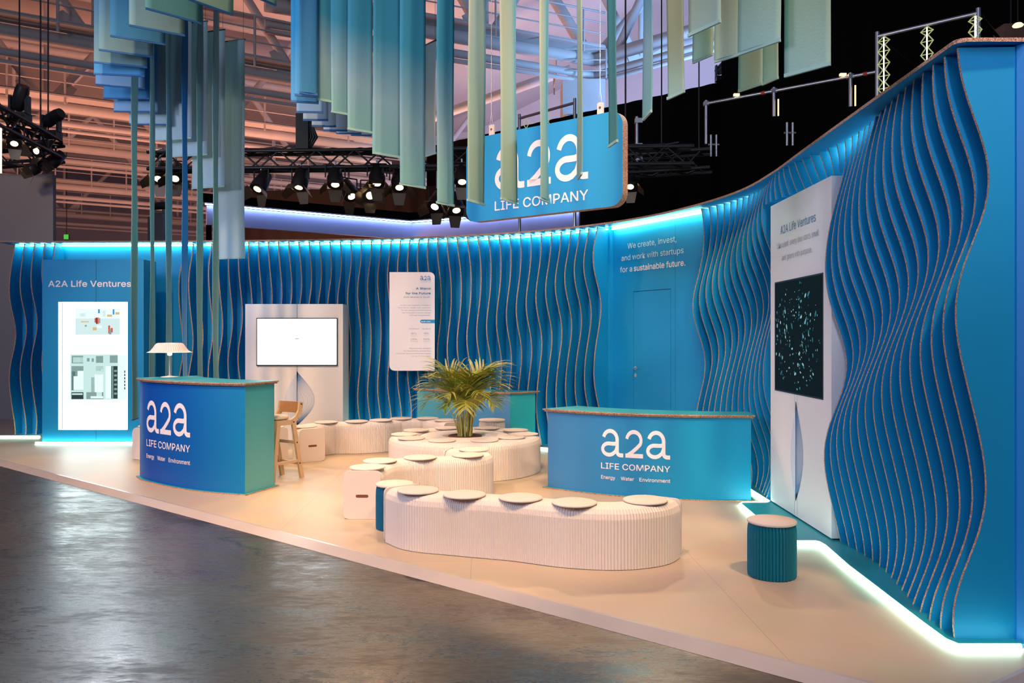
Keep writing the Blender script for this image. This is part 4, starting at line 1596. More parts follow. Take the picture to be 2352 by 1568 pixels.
for (lb_, x1, y1, x2, y2, d, mk, zt_, hm) in L:
    banner(lb_, x1, y1, x2, y2, d, mk, zt_, hem=hm)
for k, (x1, x2, mk) in enumerate(((303, 317, 'thin'), (343, 355, 'thin'), (380.5, 393, 'thin'), (420, 431, 'sky'), (454, 466, 'thin'), (490, 503, 'thin'))):
    banner('long thin strip hanging edge-on behind the tall counter, %s from the left' % ordn[k], x1, 970, x2, 970, 9.86 + 0.02 * k, mk, 5.55 + 0.12 * k, d2=10.12 + 0.02 * k, hem='dark', zbot=0.56)
# right group
T2 = 5.6
Rr = [('blue strip at the left end of the right group with two more hems over it', 668, 236, 732, 240, 7.5, 'blue', 'dark'),
      ('second blue strip from the left end of the right group', 677, 221, 729, 226, 7.3, 'blue', 'dark'),
      ('blue strip third from the left end of the right group with highest hem', 688, 216, 729, 221, 7.1, 'deep', 'dark'),
      ('pale blue strip just right of the blue end strips of the right group', 728.5, 231, 763, 237, 7.4, 'wave', 'pale'),
      ('blue to sage strip left of the wider blue to sage strips', 761, 259, 800, 266, 7.4, 'wave', 'pale'),
      ('blue to sage strip ending above the lighting truss, left of a wider one', 798.5, 298.5, 856, 308, 7.3, 'wave', 'pale'),
      ('widest blue to sage strip ending just above the stage lights', 856, 354, 919, 364.5, 7.15, 'wave', 'pale'),
      ('blue to sage strip ending among the stage lights', 918, 425, 977.5, 435, 7.0, 'wave', 'pale'),
      ('long green teal strip ending just left of the hanging sign', 1003, 468, 1043, 476, 6.8, 'wave', 'pale'),
      ('sage strip hanging before the left edge of the hanging sign', 1074, 462.5, 1113, 474, 6.6, 'sage', 'pale'),
      ('sage strip hanging before the first letter of the hanging sign', 1150.6, 459, 1187, 470, 6.45, 'sage', 'pale'),
      ('narrow sage strip hanging before the middle figure of the hanging sign', 1240, 458.5, 1261, 468, 6.3, 'sage', 'pale')]
for (lb_, x1, y1, x2, y2, d, mk, hm) in Rr:
    banner(lb_, x1, y1, x2, y2, d, mk, T2, hem=hm)
banner('thinnest strip seen edge-on before the last letter of the sign', 1327, 404, 1336, 413, 6.2, 'sage', T2, d2=5.98, hem='pale')
R2 = [('narrow teal strip hanging before the right part of the hanging sign', 1397.7, 341, 1418, 327, 6.1, 'teal', 'pale'),
      ('narrow sage teal strip right of the hanging sign', 1477, 279, 1496, 259, 5.9, 'wave', 'pale'),
      ('olive strip with a teal side in front of the black drape top', 1533, 231, 1572, 213.5, 5.7, 'olive', 'pale'),
      ('pale blue edged strip with the highest hem of the right end', 1581, 87, 1655, 53, 5.0, 'olive', 'pale'),
      ('olive teal strip hanging behind the pale blue edged one', 1591.5, 148, 1637, 128.5, 6.2, 'olive', 'pale'),
      ('dark olive strip left of the blue edged strip at the right end', 1641, 146, 1697, 130, 5.6, 'olive', 'pale'),
      ('broad blue edged strip second from the right end', 1696, 130, 1792, 97, 4.7, 'olive', 'pale'),
      ('teal strip hanging lowest behind the broad blue edged one', 1696.4, 213.5, 1750, 196, 6.0, 'olive', 'pale'),
      ('dark olive strip hanging behind the broad blue edged one, its right half', 1750, 198, 1787, 182, 6.3, 'olive', 'pale'),
      ('broad blue edged strip at the far right end of the row', 1802, 180, 1907, 152, 4.55, 'olive', 'pale')]
for (lb_, x1, y1, x2, y2, d, mk, hm) in R2:
    banner(lb_, x1, y1, x2, y2, d, mk, T2, hem=hm)
# small far row behind the left end of the right group
for k, (x1, x2, y, mk) in enumerate(((681, 742, 260, 'sky'), (696, 754, 278, 'mist'), (716, 772, 292, 'mist'), (743, 798, 302, 'mist'), (772, 830, 308.5, 'mist'), (806, 853, 312.5, 'mist'))):
    banner('far strip behind the blue ones, hem %s from the top of its small stack' % ordn[k], x1, y, x2, y + 1, 8.3 + 0.25 * k, mk, T2, hem='dark')
banner('beige strip seen between two long green strips left of the sign', 972, 363, 1001, 354, 9.6, 'mist', AT(0, 107, 9.6).z, hem='pale')

# ================================================================== THE HALL
mb = MB()
mb.add([(-45, 4, 13.2), (-2, 4, 13.2), (-2, 62, 13.2), (-45, 62, 13.2), (45, 4, 30), (45, 62, 30)], [(3, 2, 1, 0), (2, 5, 4, 1)])
tag(mb.build('ceiling', M['roof']), 'pale roof of the exhibition hall washed in orange and blue light', kind='structure')
mb = MB()
mb.add([(-45, 62, -0.04), (-1.0, 62, -0.04), (-1.0, 62, 13.4), (-45, 62, 13.4)], [(0, 1, 2, 3)])
tag(mb.build('wall_far', M['roof']), 'far end wall of the hall', kind='structure')
mb = MB()
mb.add([(-4.5, 46, -0.04), (30, 29, -0.04), (30, 29, 32), (-4.5, 46, 32)], [(0, 1, 2, 3)])
for k in range(1, 9):
    z = 3.2 * k
    mb.add([(-4.5, 45.97, z), (30, 28.97, z), (30, 28.97, z + 0.05), (-4.5, 45.97, z + 0.05)], [(0, 1, 2, 3)], 1)
tag(mb.build('wall_side', [M['hallwall'], M['girder']]), 'pale cladding wall of the hall lit violet and blue', kind='structure')


def truss(label, P, d, t0, t1, zl, zh, bay, rail=True, r=0.17, skip=0):
    P, d = Vector(P), Vector(d).normalized()
    n = Vector((-d.y, d.x))
    c = P + d * ((t0 + t1) / 2)
    T = thing('roof_truss', label, 'roof truss', (c.x, c.y, zl), 'roof trusses of the hall')

    def q(t, z, off=0.0):
        p = P + d * t + n * off
        return Vector((p.x, p.y, z))
    for z, rad, nm in ((zl, r, 'lower_chord'), (zl - 0.52, r * 0.6, 'cable_tray'), (zl - 0.75, r * 0.35, 'cable_tray'), (zh, r * 0.9, 'upper_chord')):
        mb = MB()
        mb.tube([q(t0, z), q(t1, z)], rad, 12)
        mb.build(nm, M['girder'], T)
    k, t = 0, t0 + bay * 0.3
    while t < t1 - 0.3:
        mb = MB()
        a, b = (q(t, zl), q(t + bay, zh)) if k % 2 == 0 else (q(t, zh), q(t + bay, zl))
        mb.tube([a, b], r * 0.72, 10)
        mb.build('diagonal', M['girder'], T)
        if k % 2 == 1:
            mb = MB()
            mb.tube([q(t + bay, zl), q(t + bay, zh)], r * 0.45, 8)
            mb.build('upright', M['girder'], T)
            mb = MB()
            a = q(t + bay, zl)
            e = Vector((d.x, d.y, 0))
            mb.slab([(-0.55, 0.05), (0.55, 0.05), (0.85, 0.62), (0.70, 0.72), (0.0, 0.24), (-0.70, 0.72), (-0.85, 0.62)], a - Vector((n.x, n.y, 0)) * (r * 0.74), e, (0, 0, 1), Vector((n.x, n.y, 0)), 0.05)
            mb.build('gusset_plate', M['girder'], T)
        t += bay
        k += 1
    if rail:
        mb = MB()
        for z in (0.25, 0.62, 0.98, 1.32):
            mb.tube([q(t0, zl + z, -0.7), q(t1, zl + z, -0.7)], 0.034 if z > 1 else 0.022, 6)
        rl = mb.build('catwalk_railing', M['girder'], T)
        t = t0 + 0.5
        while t < t1:
            mb = MB()
            mb.tube([q(t, zl - 0.05, -0.7), q(t, zl + 1.34, -0.7)], 0.036, 6)
            mb.build('railing_post', M['girder'], rl)
            t += 1.55
        mb = MB()
        mb.slab([(t0, -0.75), (t1, -0.75), (t1, -0.1), (t0, -0.1)], Vector((P.x, P.y, zl + 0.16)), Vector((d.x, d.y, 0)), Vector((n.x, n.y, 0)), (0, 0, 1), 0.05)
        mb.build('catwalk_deck', M['girder'], T)
    return T


D1 = (0.853, 0.521)
truss('nearest orange lit roof truss crossing the top left corner', (-12.3, 19.2), D1, -4, 9.5, 9.0, 12.7, 2.6)
truss('orange lit roof truss second from the top at left', (-15.9, 24.8), D1, -5, 13, 9.0, 12.7, 2.7)
truss('orange lit roof truss third from the top at left', (-19.3, 30.0), D1, -6, 18, 9.0, 12.7, 2.8)
truss('orange lit roof truss fourth from the top at left', (-24.3, 37.8), D1, -6, 26, 9.0, 12.7, 3.0)
truss('farthest dim roof truss low behind the left hanging strips', (-30.0, 46.5), D1, -4, 34, 9.0, 12.7, 3.2)
truss('blue lit roof truss running to the column behind the long green strips', (2.74, 26.6), (0.906, 0.423), -10.6, 0.0, 10.85, 15.2, 2.9, r=0.21)
truss('violet lit roof truss rising to the right of the column', (2.74, 26.6), (0.733, -0.68), 0.0, 11.0, 10.85, 15.2, 2.9, rail=False, r=0.21)
# long bracing pipes behind
for lb_, a, b, rr_ in (('long orange pipe brace left of the hanging sign, behind the strips', AT(980, 275, 30), AT(1310, 160, 30), 0.18), ('long pale pipe brace crossing the violet wall', AT(1370, 165, 31), AT(1600, 96, 31), 0.2),
                       ('steep pale pipe brace above the column at the middle of the top edge', AT(1262, -20, 26.3), AT(1352, 128, 26.5), 0.19), ('steep blue pipe brace right of the column', AT(1380, 118, 26.5), AT(1500, -20, 26.2), 0.16)):
    mb = MB()
    mb.tube([a, b], rr_, 12)
    o = tag(mb.build('pipe_brace', M['girder']), lb_, 'pipe brace', 'pipe braces under the roof')
    origin_at(o, (a + b) / 2)
c = AT(1337, 200, 26.9)
t = thing('hall_column', 'grey concrete column head under the violet roof truss', 'column', (c.x, c.y, -0.04))
mb = MB()
mb.box((c.x, c.y, 4.45), (1.15, 1.15, 8.98))
mb.build('shaft', M['girder'], t)
mb = MB()
mb.prism([(-0.7, -0.7), (0.7, -0.7), (0.7, 0.7), (-0.7, 0.7)], 8.95, 10.1, 0, 0, off=(c.x, c.y, 0))
mb.build('column_head', M['girder'], t)
mb = MB()
for z in (10.3, 10.65, 11.0):
    for (x0, y0, x1, y1) in ((-0.9, -0.9, 0.7, -0.9), (-0.9, -0.9, -0.9, 0.9)):
        mb.tube([(c.x + x0, c.y + y0, z), (c.x + x1, c.y + y1, z)], 0.025, 6)
for (x0, y0) in ((-0.9, -0.9), (-0.1, -0.9), (0.7, -0.9), (-0.9, 0.9)):
    mb.tube([(c.x + x0, c.y + y0, 10.05), (c.x + x0, c.y + y0, 11.02)], 0.03, 6)
mb.build('guard_rail', M['girder'], t)


# ------------------------------------------------------------------ drapes and the neighbouring stand
def drape(name, label, a, b, z0, z1, m, cat='curtain', wave=0.02, pitch=0.6):
    a, b = Vector((a[0], a[1])), Vector((b[0], b[1]))
    e = (b - a)
    w = e.length
    e.normalize()
    n = Vector((-e.y, e.x))
    k = int(w / pitch * 6)
    mb = MB()
    V = []
    for i in range(k + 1):
        s = w * i / k
        o = wave * math.sin(2 * PI * s / pitch)
        p = a + e * s + n * o
        q = p + n * 0.02
        V += [(p.x, p.y, z0), (p.x, p.y, z1), (q.x, q.y, z0), (q.x, q.y, z1)]
    Fc = []
    for i in range(k):
        j = 4 * i
        Fc += [(j, j + 4, j + 5, j + 1), (j + 2, j + 3, j + 7, j + 6), (j + 1, j + 5, j + 7, j + 3)]
    mb.add(V, Fc, 0, False)
    o = tag(mb.build(name, m), label, cat)
    return origin_at(o, ((a.x + b.x) / 2, (a.y + b.y) / 2, z0))


# long black drape at the right, its level top edge falling away to the left
z1d = CH + (HY - 182) * 21.5 / F
def dtop(px, py):
    d = (z1d - CH) * F / (HY - py)
    return ((px - CX) * d / F, d)
drape('black_drape', 'long black drape wall behind the hanging sign', dtop(980, 338), dtop(1700, 178), -0.04, z1d, M['black'])
drape('black_drape', 'tall black drape filling the upper right corner', (5.1, 19.4), (15.5, 13.5), -0.04, 14.0, M['black'])
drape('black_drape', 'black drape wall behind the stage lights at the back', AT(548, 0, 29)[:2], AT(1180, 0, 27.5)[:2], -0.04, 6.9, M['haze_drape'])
drape('black_drape', 'black drape at the far left behind the grey partition', (-17.5, 19.4), (-12.9, 20.1), -0.04, 5.2, M['black'])

# neighbouring stand: violet-lit fascia with an inner corner
t = thing('lit_fascia', 'pale violet lit fascia band above the back wall with an inner corner', 'fascia', AT(945, 541, 26).to_tuple())
pc, pl_, pr_ = AT(945, 0, 26), AT(475, 0, 22.5), AT(1330, 0, 23.4)
fz0, fz1 = 4.78, 5.32
M['fascia'] = mat('violet_white_board', (0.42, 0.45, 0.72, 1), 0.6)
for a, b in ((pl_, pc), (pc, pr_)):
    mb = MB()
    e = Vector((b.x - a.x, b.y - a.y, 0)).normalized()
    n = Vector((-e.y, e.x, 0))
    mb.slab([(0, fz0), (Vector((b.x - a.x, b.y - a.y)).length, fz0), (Vector((b.x - a.x, b.y - a.y)).length, fz1), (0, fz1)], (a.x, a.y, 0), e, (0, 0, 1), n, 0.1)
    mb.build('panel', M['fascia'], t)
mb = MB()
M['led_violet'] = emit('violet_white_led', (0.40, 0.55, 1.0, 1), 30.0)
off = Vector((0, -0.12, 0))
mb.tube([Vector((pl_.x, pl_.y, fz1 + 0.02)) + off, Vector((pc.x, pc.y, fz1 + 0.02)) + off, Vector((pr_.x, pr_.y, fz1 + 0.02)) + off], 0.018, 6)
mb.build('light_strip', M['led_violet'], t, label='glowing violet white strip')
mb = MB()
for a, b in ((pl_, pc), (pc, pr_)):
    mb.add([(a.x, a.y - 0.3, fz1 + 0.05), (b.x, b.y - 0.3, fz1 + 0.05), (b.x, b.y + 0.3, fz1 + 0.05), (a.x, a.y + 0.3, fz1 + 0.05),
            (a.x, a.y - 0.3, fz1 + 0.30), (b.x, b.y - 0.3, fz1 + 0.30), (b.x, b.y + 0.3, fz1 + 0.30), (a.x, a.y + 0.3, fz1 + 0.30)],
           [(3, 2, 1, 0), (4, 5, 6, 7), (0, 1, 5, 4), (1, 2, 6, 5), (2, 3, 7, 6), (3, 0, 4, 7)])
mb.build('header', M['black'], t, label='black header over the strip')
mb = MB()
for q in (pl_, pc, pr_):
    mb.box((q.x, q.y + 0.15, 2.4), (0.12, 0.12, 4.9))
mb.build('post', M['black'], t)

# grey partition at the far left
a = AT(122, 400, 15.5)
mb = MB()
mb.box(((a.x - 17.5) / 2, 15.55, a.z / 2 - 0.02), (a.x + 17.5, 0.1, a.z + 0.04))
o = tag(mb.build('partition_panel', mat('grey_partition', (0.26, 0.24, 0.25, 1), 0.8)), 'tall plain grey partition panel at the far left', 'partition')
origin_at(o, ((a.x - 17.5) / 2, 15.55, -0.04))
# exit sign
p = AT(153, 544, 40)
t = thing('exit_sign', 'tiny green lit exit sign far behind at left', 'sign', tuple(p))
mb = MB()
mb.box(tuple(p), (0.26, 0.08, 0.26))
mb.build('case', M['dark'], t)
mb = MB()
mb.add([(p.x - 0.12, p.y - 0.045, p.z - 0.12), (p.x + 0.12, p.y - 0.045, p.z - 0.12), (p.x + 0.12, p.y - 0.045, p.z + 0.12), (p.x - 0.12, p.y - 0.045, p.z + 0.12)], [(0, 1, 2, 3)])
mb.build('lit_face', emit('exit_green', (0.15, 0.9, 0.10, 1), 0.6), t)
mb = MB()
mb.tube([(p.x, p.y, p.z + 0.1), (p.x, p.y, 13.2)], 0.02, 5)
mb.build('drop_rod', M['dark'], t)


# ------------------------------------------------------------------ lighting trusses
def box_truss(label, a, b, w=0.30, h=0.30, name='lighting_truss', m='dark', cable=True, bay=0.34, r=0.022):
    a, b = Vector(a), Vector(b)
    e = (b - a)
    Lh = e.length
    e.normalize()
    n = Vector((-e.y, e.x, 0)).normalized()
    c = (a + b) / 2
    T = thing(name, label, 'truss', tuple(c), 'lighting trusses')
    cor = [(-w / 2, 0), (w / 2, 0), (w / 2, h), (-w / 2, h)]

    def q(s, k):
        x, z = cor[k]
        return a + e * s + n * x + Vector((0, 0, z))
    for k in range(4):
        mb = MB()
        mb.tube([q(0, k), q(Lh, k)], r * 1.5, 8)
        mb.build('chord', M[m], T)
    mb = MB()
    s, i = 0.0, 0
    while s < Lh - bay * 0.6:
        s2 = min(s + bay, Lh)
        for k in range(4):
            k2 = (k + 1) % 4
            mb.tube([q(s, k if i % 2 else k2), q(s2, k2 if i % 2 else k)], r * 0.75, 5, caps=False)
        s, i = s2, i + 1
    mb.build('lattice', M[m], T)
    if cable:
        mb = MB()
        rr2 = random.Random(len(label))
        for j in range(3):
            pts = []
            for i in range(int(Lh / 0.25)):
                s = Lh * i / int(Lh / 0.25)
                pts.append(a + e * s + n * rr2.uniform(-w / 2, w / 2) + Vector((0, 0, h + 0.03 + rr2.uniform(-0.03, 0.05))))
            mb.tube(pts, 0.02, 5)
        mb.build('cables', M['dark'], T)
    for s in (Lh * 0.12, Lh * 0.5, Lh * 0.88):
        p = a + e * s + Vector((0, 0, h))
        mb = MB()
        mb.tube([p, (p.x, p.y, 13.1)], 0.014, 5)
        mb.build('hoist_chain', M['dark'], T)
    return T


ZTR = 4.60
ta, tb = Vector((-6.5, 14.35, ZTR)), Vector((3.15, 13.9, ZTR))
box_truss('long black lighting truss with stage lights above the back wall', ta, tb)
l0, l1, l2 = Vector((-7.85, 10.6, 4.88)), Vector((-8.35, 14.6, 4.88)), Vector((-10.2, 15.35, 4.88))
box_truss('black lighting truss leg coming from the left edge towards the corner', l0, l1 - Vector((0.02, 0.1, 0)))
box_truss('black lighting truss leg running from the corner behind to the left', l1 + Vector((-0.1, 0.2, 0)), l2)
box_truss('thin lighting truss end sticking out right of the hanging sign', Vector((2.0, 15.6, 4.75)), Vector((3.75, 15.0, 4.75)), w=0.5, h=0.34, m='dark', cable=False)

lens_m = emit('warm_lamp_lens', (1.0, 0.66, 0.34, 1), 5.0)
M['barn'] = mat('black_lamp_flap', (0.10, 0.075, 0.055, 1), 0.35, metal=0.5)


def fixture(label, p, aim, size=1.0, lit=True, clamp=0.18):
    """theatre lamp hung from a clamp; aim is the direction of its beam"""
    p = Vector(p)
    T = thing('stage_light', label, 'stage light', tuple(p), 'stage lights on the trusses')
    d = Vector(aim).normalized()
    s = d.cross(Vector((0, 0, 1))).normalized()
    u = s.cross(d).normalized()
    k = size

    def w(x, y, z):     # side, beam, up
        return p + (s * x + d * y + u * z) * k
    mb = MB()
    mb.tube([w(0, -0.20, 0), w(0, -0.18, 0), w(0, -0.02, 0), w(0, 0.0, 0), w(0, 0.12, 0), w(0, 0.14, 0)], [0.06 * k, 0.10 * k, 0.115 * k, 0.13 * k, 0.13 * k, 0.125 * k], 16)
    body = mb.build('housing', M['dark'], T)
    mb = MB()
    mb.tube([w(0, 0.139, 0), w(0, 0.144, 0)], 0.062 * k, 16)
    mb.build('lens', lens_m if lit else M['screen_frame'], T, label='glowing warm lens' if lit else 'dark lens')
    for i in range(4):
        a_ = i * PI / 2
        sx, sz = math.cos(a_), math.sin(a_)
        tx, tz = -sz, sx
        mb = MB()
        h0, h1, dd = 0.125, 0.235, 0.15
        P = [w(sx * h0 + tx * 0.11, 0.145, sz * h0 + tz * 0.11), w(sx * h0 - tx * 0.11, 0.145, sz * h0 - tz * 0.11),
             w(sx * h1 - tx * 0.07, 0.145 + dd, sz * h1 - tz * 0.07), w(sx * h1 + tx * 0.07, 0.145 + dd, sz * h1 + tz * 0.07)]
        o2 = d * 0.004
        mb.add(P + [q + o2 for q in P], [(0, 1, 2, 3), (7, 6, 5, 4), (0, 4, 5, 1), (1, 5, 6, 2), (2, 6, 7, 3), (3, 7, 4, 0)])
        mb.build('barn_door', M['barn'], T)
    mb = MB()
    up = Vector((0, 0, 1))
    pts = [p + s * 0.15 * k, p + s * 0.15 * k + up * 0.2 * k, p - s * 0.15 * k + up * 0.2 * k, p - s * 0.15 * k]
    for a, b in zip(pts, pts[1:]):
        mb.tube([a, b], 0.013, 6)
    mb.build('yoke', M['dark'], T)
    mb = MB()
    mb.tube([p + up * 0.2 * k, p + up * (0.2 * k + clamp)], 0.018, 8)
    mb.build('clamp', M['steel'], T)
    return T


FX = [(600, 420, 14.2, (-0.25, -0.5, -0.75), 'stage light with wide flaps at the left end of the back truss row', 1), (690, 413, 14.15, (-0.1, -0.35, -0.9), 'stage light pointing down second from left under the back truss', 1),
      (770, 408, 14.1, (0.1, -0.45, -0.85), 'stage light third from left under the back truss', 1), (801, 438, 14.9, (0.45, -0.5, -0.75), 'stage light turned to the right below the back truss', 1),
      (850, 443, 14.8, (0.15, -0.85, -0.45), 'brightest stage light shining at the viewer below the back truss', 1), (866, 405, 14.1, (0.05, -0.4, -0.9), 'stage light hanging over the brightest one', 1),
      (917, 415, 14.05, (0.1, -0.5, -0.85), 'stage light half behind the green strip', 1), (1004, 462, 14.8, (-0.2, -0.6, -0.7), 'low stage light left of the long green strip bottom', 1),
      (1046, 468, 14.8, (0.15, -0.5, -0.8), 'low stage light right of the long green strip bottom', 1), (1061, 402, 14.0, (0.05, -0.5, -0.85), 'stage light just left of the hanging sign', 1),
      (1448, 415, 14.3, (-0.1, -0.5, -0.8), 'stage light peeking out right of the hanging sign', 1), (368, 398, 14.4, (0.05, -0.6, -0.75), 'stage light seen between the thin strips, left one of a pair', 1),
      (404, 398, 14.4, (0.15, -0.6, -0.7), 'stage light seen between the thin strips, right one of a pair', 1),
      (34, 318, 13.08, (0.25, -0.5, -0.75), 'small stage light under the left truss near the picture edge', 1), (95, 345, 14.0, (-0.15, -0.9, -0.3), 'bright stage light under the left truss facing the viewer', 1),
      (84, 384, 14.8, (-0.6, -0.4, -0.5), 'unlit black lamp hanging left under the truss corner', 0), (128, 366, 14.55, (-0.5, -0.3, -0.6), 'unlit black lamp hanging right under the truss corner', 0)]
for px, py, d, aim, lb_, lit in FX:
    if px > 300 and px < 1440:
        side = -0.15 if d < 14.3 else 0.15
        d = min((abs(CX + F * ta.lerp(tb, i / 800).x / (ta.lerp(tb, i / 800).y + side) - px), ta.lerp(tb, i / 800).y + side) for i in range(801))[1]
    elif px > 300:
        d = 15.45
    p = AT(px, py, d)
    top = (ZTR if px < 1440 else 4.75) if px > 300 else 4.88
    fixture(lb_, p, aim, 1.12 if px > 300 else 0.9, bool(lit), clamp=max(0.06, top - p.z - 0.2))


def moving_head(label, p, tilt=0.0, k=0.62):
    p = Vector(p)
    T = thing('moving_light', label, 'moving light', tuple(p), 'moving lights on the trusses')
    mb = MB()
    mb.box((p.x, p.y, p.z + 0.07 * k), (0.34 * k, 0.26 * k, 0.14 * k))
    mb.build('base', M['dark'], T)
    for s in (-0.16, 0.16):
        mb = MB()
        mb.box((p.x + s * k, p.y, p.z + 0.30 * k), (0.05 * k, 0.14 * k, 0.36 * k))
        mb.build('arm', M['dark'], T)
    mb = MB()
    c_ = Vector((p.x, p.y, p.z + 0.40 * k))
    dr = Vector((math.sin(tilt), -0.35, math.cos(tilt))).normalized()
    mb.tube([c_ - dr * 0.2 * k, c_ - dr * 0.14 * k, c_ + dr * 0.2 * k, c_ + dr * 0.3 * k], [0.09 * k, 0.13 * k, 0.13 * k, 0.11 * k], 14)
    mb.build('head', M['dark'], T)
    return T


q = AT(45, 232, 13.25)
moving_head('black moving light standing on the left truss near the picture edge', (q.x, q.y, 5.2), 0.5, 0.85)
q = AT(118, 275, 14.4)
moving_head('black moving light standing on the left truss corner', (q.x, q.y, 5.2), 1.2, 0.85)
q = AT(365, 500, 16.4)
moving_head('black moving light low between the thin strips', (q.x, q.y, CH + (HY - 500) * 16.4 / F), 1.57)
mb = MB()
mb.box((q.x, q.y, CH + (HY - 500) * 16.4 / F / 2 - 0.8), (0.32, 0.32, CH + (HY - 500) * 16.4 / F))
o = tag(mb.build('truss_tower', M['dark']), 'black tower below the low moving light between the thin strips', 'tower')
origin_at(o, (q.x, q.y, -0.04))
q = AT(1657, 178, dtop(1657, 187)[1])
moving_head('black moving light standing on the black drape top at right', (q.x, q.y, z1d), 0.8, 0.9)
# hoist in front of the left girders
q = AT(697, 338, 14.2)
t = thing('chain_hoist', 'black chain hoist with a bunch of cables above the back truss', 'hoist', (q.x, q.y, 4.93))
mb = MB()
mb.box((q.x, q.y, 5.25), (0.22, 0.22, 0.62))
mb.build('motor', M['dark'], t)
mb = MB()
for k in range(4):
    mb.tube([(q.x + 0.03 * k, q.y, 4.93), (q.x + 0.10 + 0.05 * k, q.y - 0.05, 5.15), (q.x + 0.08, q.y, 5.55)], 0.025, 6)
mb.build('cables', M['dark'], t)
mb = MB()
mb.tube([(q.x, q.y, 5.5), (q.x, q.y, 12.5)], 0.014, 6)
mb.build('hoist_chain', M['dark'], t)
# glowing tube at the left edge
p = AT(2, 346, 12.4)
t = thing('light_tube', 'thin glowing tube hanging at the left edge of the picture', 'light', (p.x, p.y, p.z - 0.35))
mb = MB()
mb.tube([(p.x, p.y, p.z - 0.35), (p.x, p.y, p.z + 0.35)], 0.014, 8)
mb.build('tube', emit('warm_tube', (1.0, 0.72, 0.45, 1), 2.5), t)
mb = MB()
mb.tube([(p.x, p.y, p.z + 0.35), (p.x, p.y, 4.9)], 0.005, 6)
mb.build('cord', M['dark'], t)

# ------------------------------------------------------------------ scaffold frames at the right
z_s = CH + (HY - 165) * 13.0 / F
def stop_(px, py):
    d = (z_s - CH) * F / (HY - py)
    return Vector(((px - CX) * d / F, d, z_s))
A_, B_ = stop_(1622, 238), stop_(2012, 165)
def rail_at(px):
    k = (px - 1622) / (2012 - 1622)
    best = None
    for i in range(201):
        p = A_.lerp(B_, i / 200)
        e_ = abs(CX + F * p.x / p.y - px)
        if best is None or e_ < best[0]:
            best = (e_, p)
    return best[1]
T = thing('scaffold_rail', 'long low scaffold rail with posts before the black drape', 'scaffold', ((A_.x + B_.x) / 2, (A_.y + B_.y) / 2, z_s - 1.6), 'scaffold frames')
mb = MB()
mb.tube([A_, B_], 0.028, 8)
mb.build('top_rail', M['steel'], T)
M['warm_tube'] = emit('warm_work_light', (1.0, 0.70, 0.35, 1), 2.2)
for px, ln in ((1622, 0.75), (1778, 0.45), (1953, 0.50)):
    p = rail_at(px)
    mb = MB()
    mb.tube([p + Vector((0, 0, 0.06)), p - Vector((0, 0, ln))], 0.030, 8)
    po = mb.build('post', M['steel'], T)
    mb = MB()
    mb.box((p.x, p.y, p.z), (0.09, 0.09, 0.07))
    mb.build('clamp', M['steel'], po)
    if px > 1700:
        mb = MB()
        mb.tube([p + Vector((0.06, -0.05, -0.16)), p + Vector((0.06, -0.05, -ln))], 0.012, 6)
        mb.build('glow_tube', M['warm_tube'], T, label='glowing warm tube')
for px in (1690, 1935):
    p = rail_at(px)
    mb = MB()
    mb.box((p.x, p.y - 0.03, p.z + 0.05), (0.10, 0.06, 0.035))
    mb.build('work_light', M['warm_tube'], T, label='small glowing orange work light')
for px in (1753, 1988):
    p = rail_at(px)
    mb = MB()
    mb.tube([p - (B_ - A_).normalized() * 0.03, p + (B_ - A_).normalized() * 0.03], 0.034, 8)
    mb.build('tape_mark', mat('red_tape', (0.6, 0.05, 0.03, 1), 0.5), T)
for px, dz in ((1640, 0.78), (1815, 0.78)):
    mb = MB()
    p = rail_at(px) - Vector((0, 0, dz))
    for k in (-0.05, 0.05):
        mb.tube([(p.x + k, p.y, p.z + 0.18), (p.x + k, p.y, p.z - 0.22)], 0.022, 6)
    mb.tube([(p.x - 0.1, p.y, p.z), (p.x + 0.1, p.y, p.z)], 0.02, 6)
    mb.build('coupling', M['steel'], T)

T = thing('scaffold_tower', 'tall scaffold frame with glowing zigzag ladders at the upper right', 'scaffold', tuple(AT(2130, 220, 11.4)), 'scaffold frames')
z_f = CH + (HY - 82) * 12.2 / F
def ftop(px, py):
    d = (z_f - CH) * F / (HY - py)
    return Vector(((px - CX) * d / F, d, z_f))
a, b = ftop(2015, 84), ftop(2247, 30)
for p, zz in ((a, 3.0), (b, 3.6)):
    mb = MB()
    mb.tube([(p.x, p.y, zz), (p.x, p.y, z_f + 0.07)], 0.032, 8)
    mb.build('post', M['steel'], T)
mb = MB()
mb.tube([a, b], 0.030, 8)
mb.build('top_rail', M['steel'], T)
b2 = b + Vector((2.4, 2.6, 0.0))
a2_ = a + Vector((2.4, 2.6, 0.0))
for p, q in ((b, b2), (a, a2_)):
    mb = MB()
    mb.tube([p, q], 0.028, 8)
    mb.build('side_rail', M['dark'], T)
M['zig'] = emit('yellow_glow', (0.75, 0.80, 0.34, 1), 0.55)
M['zigc'] = emit('yellow_white_core', (1.0, 1.0, 0.62, 1), 2.6)
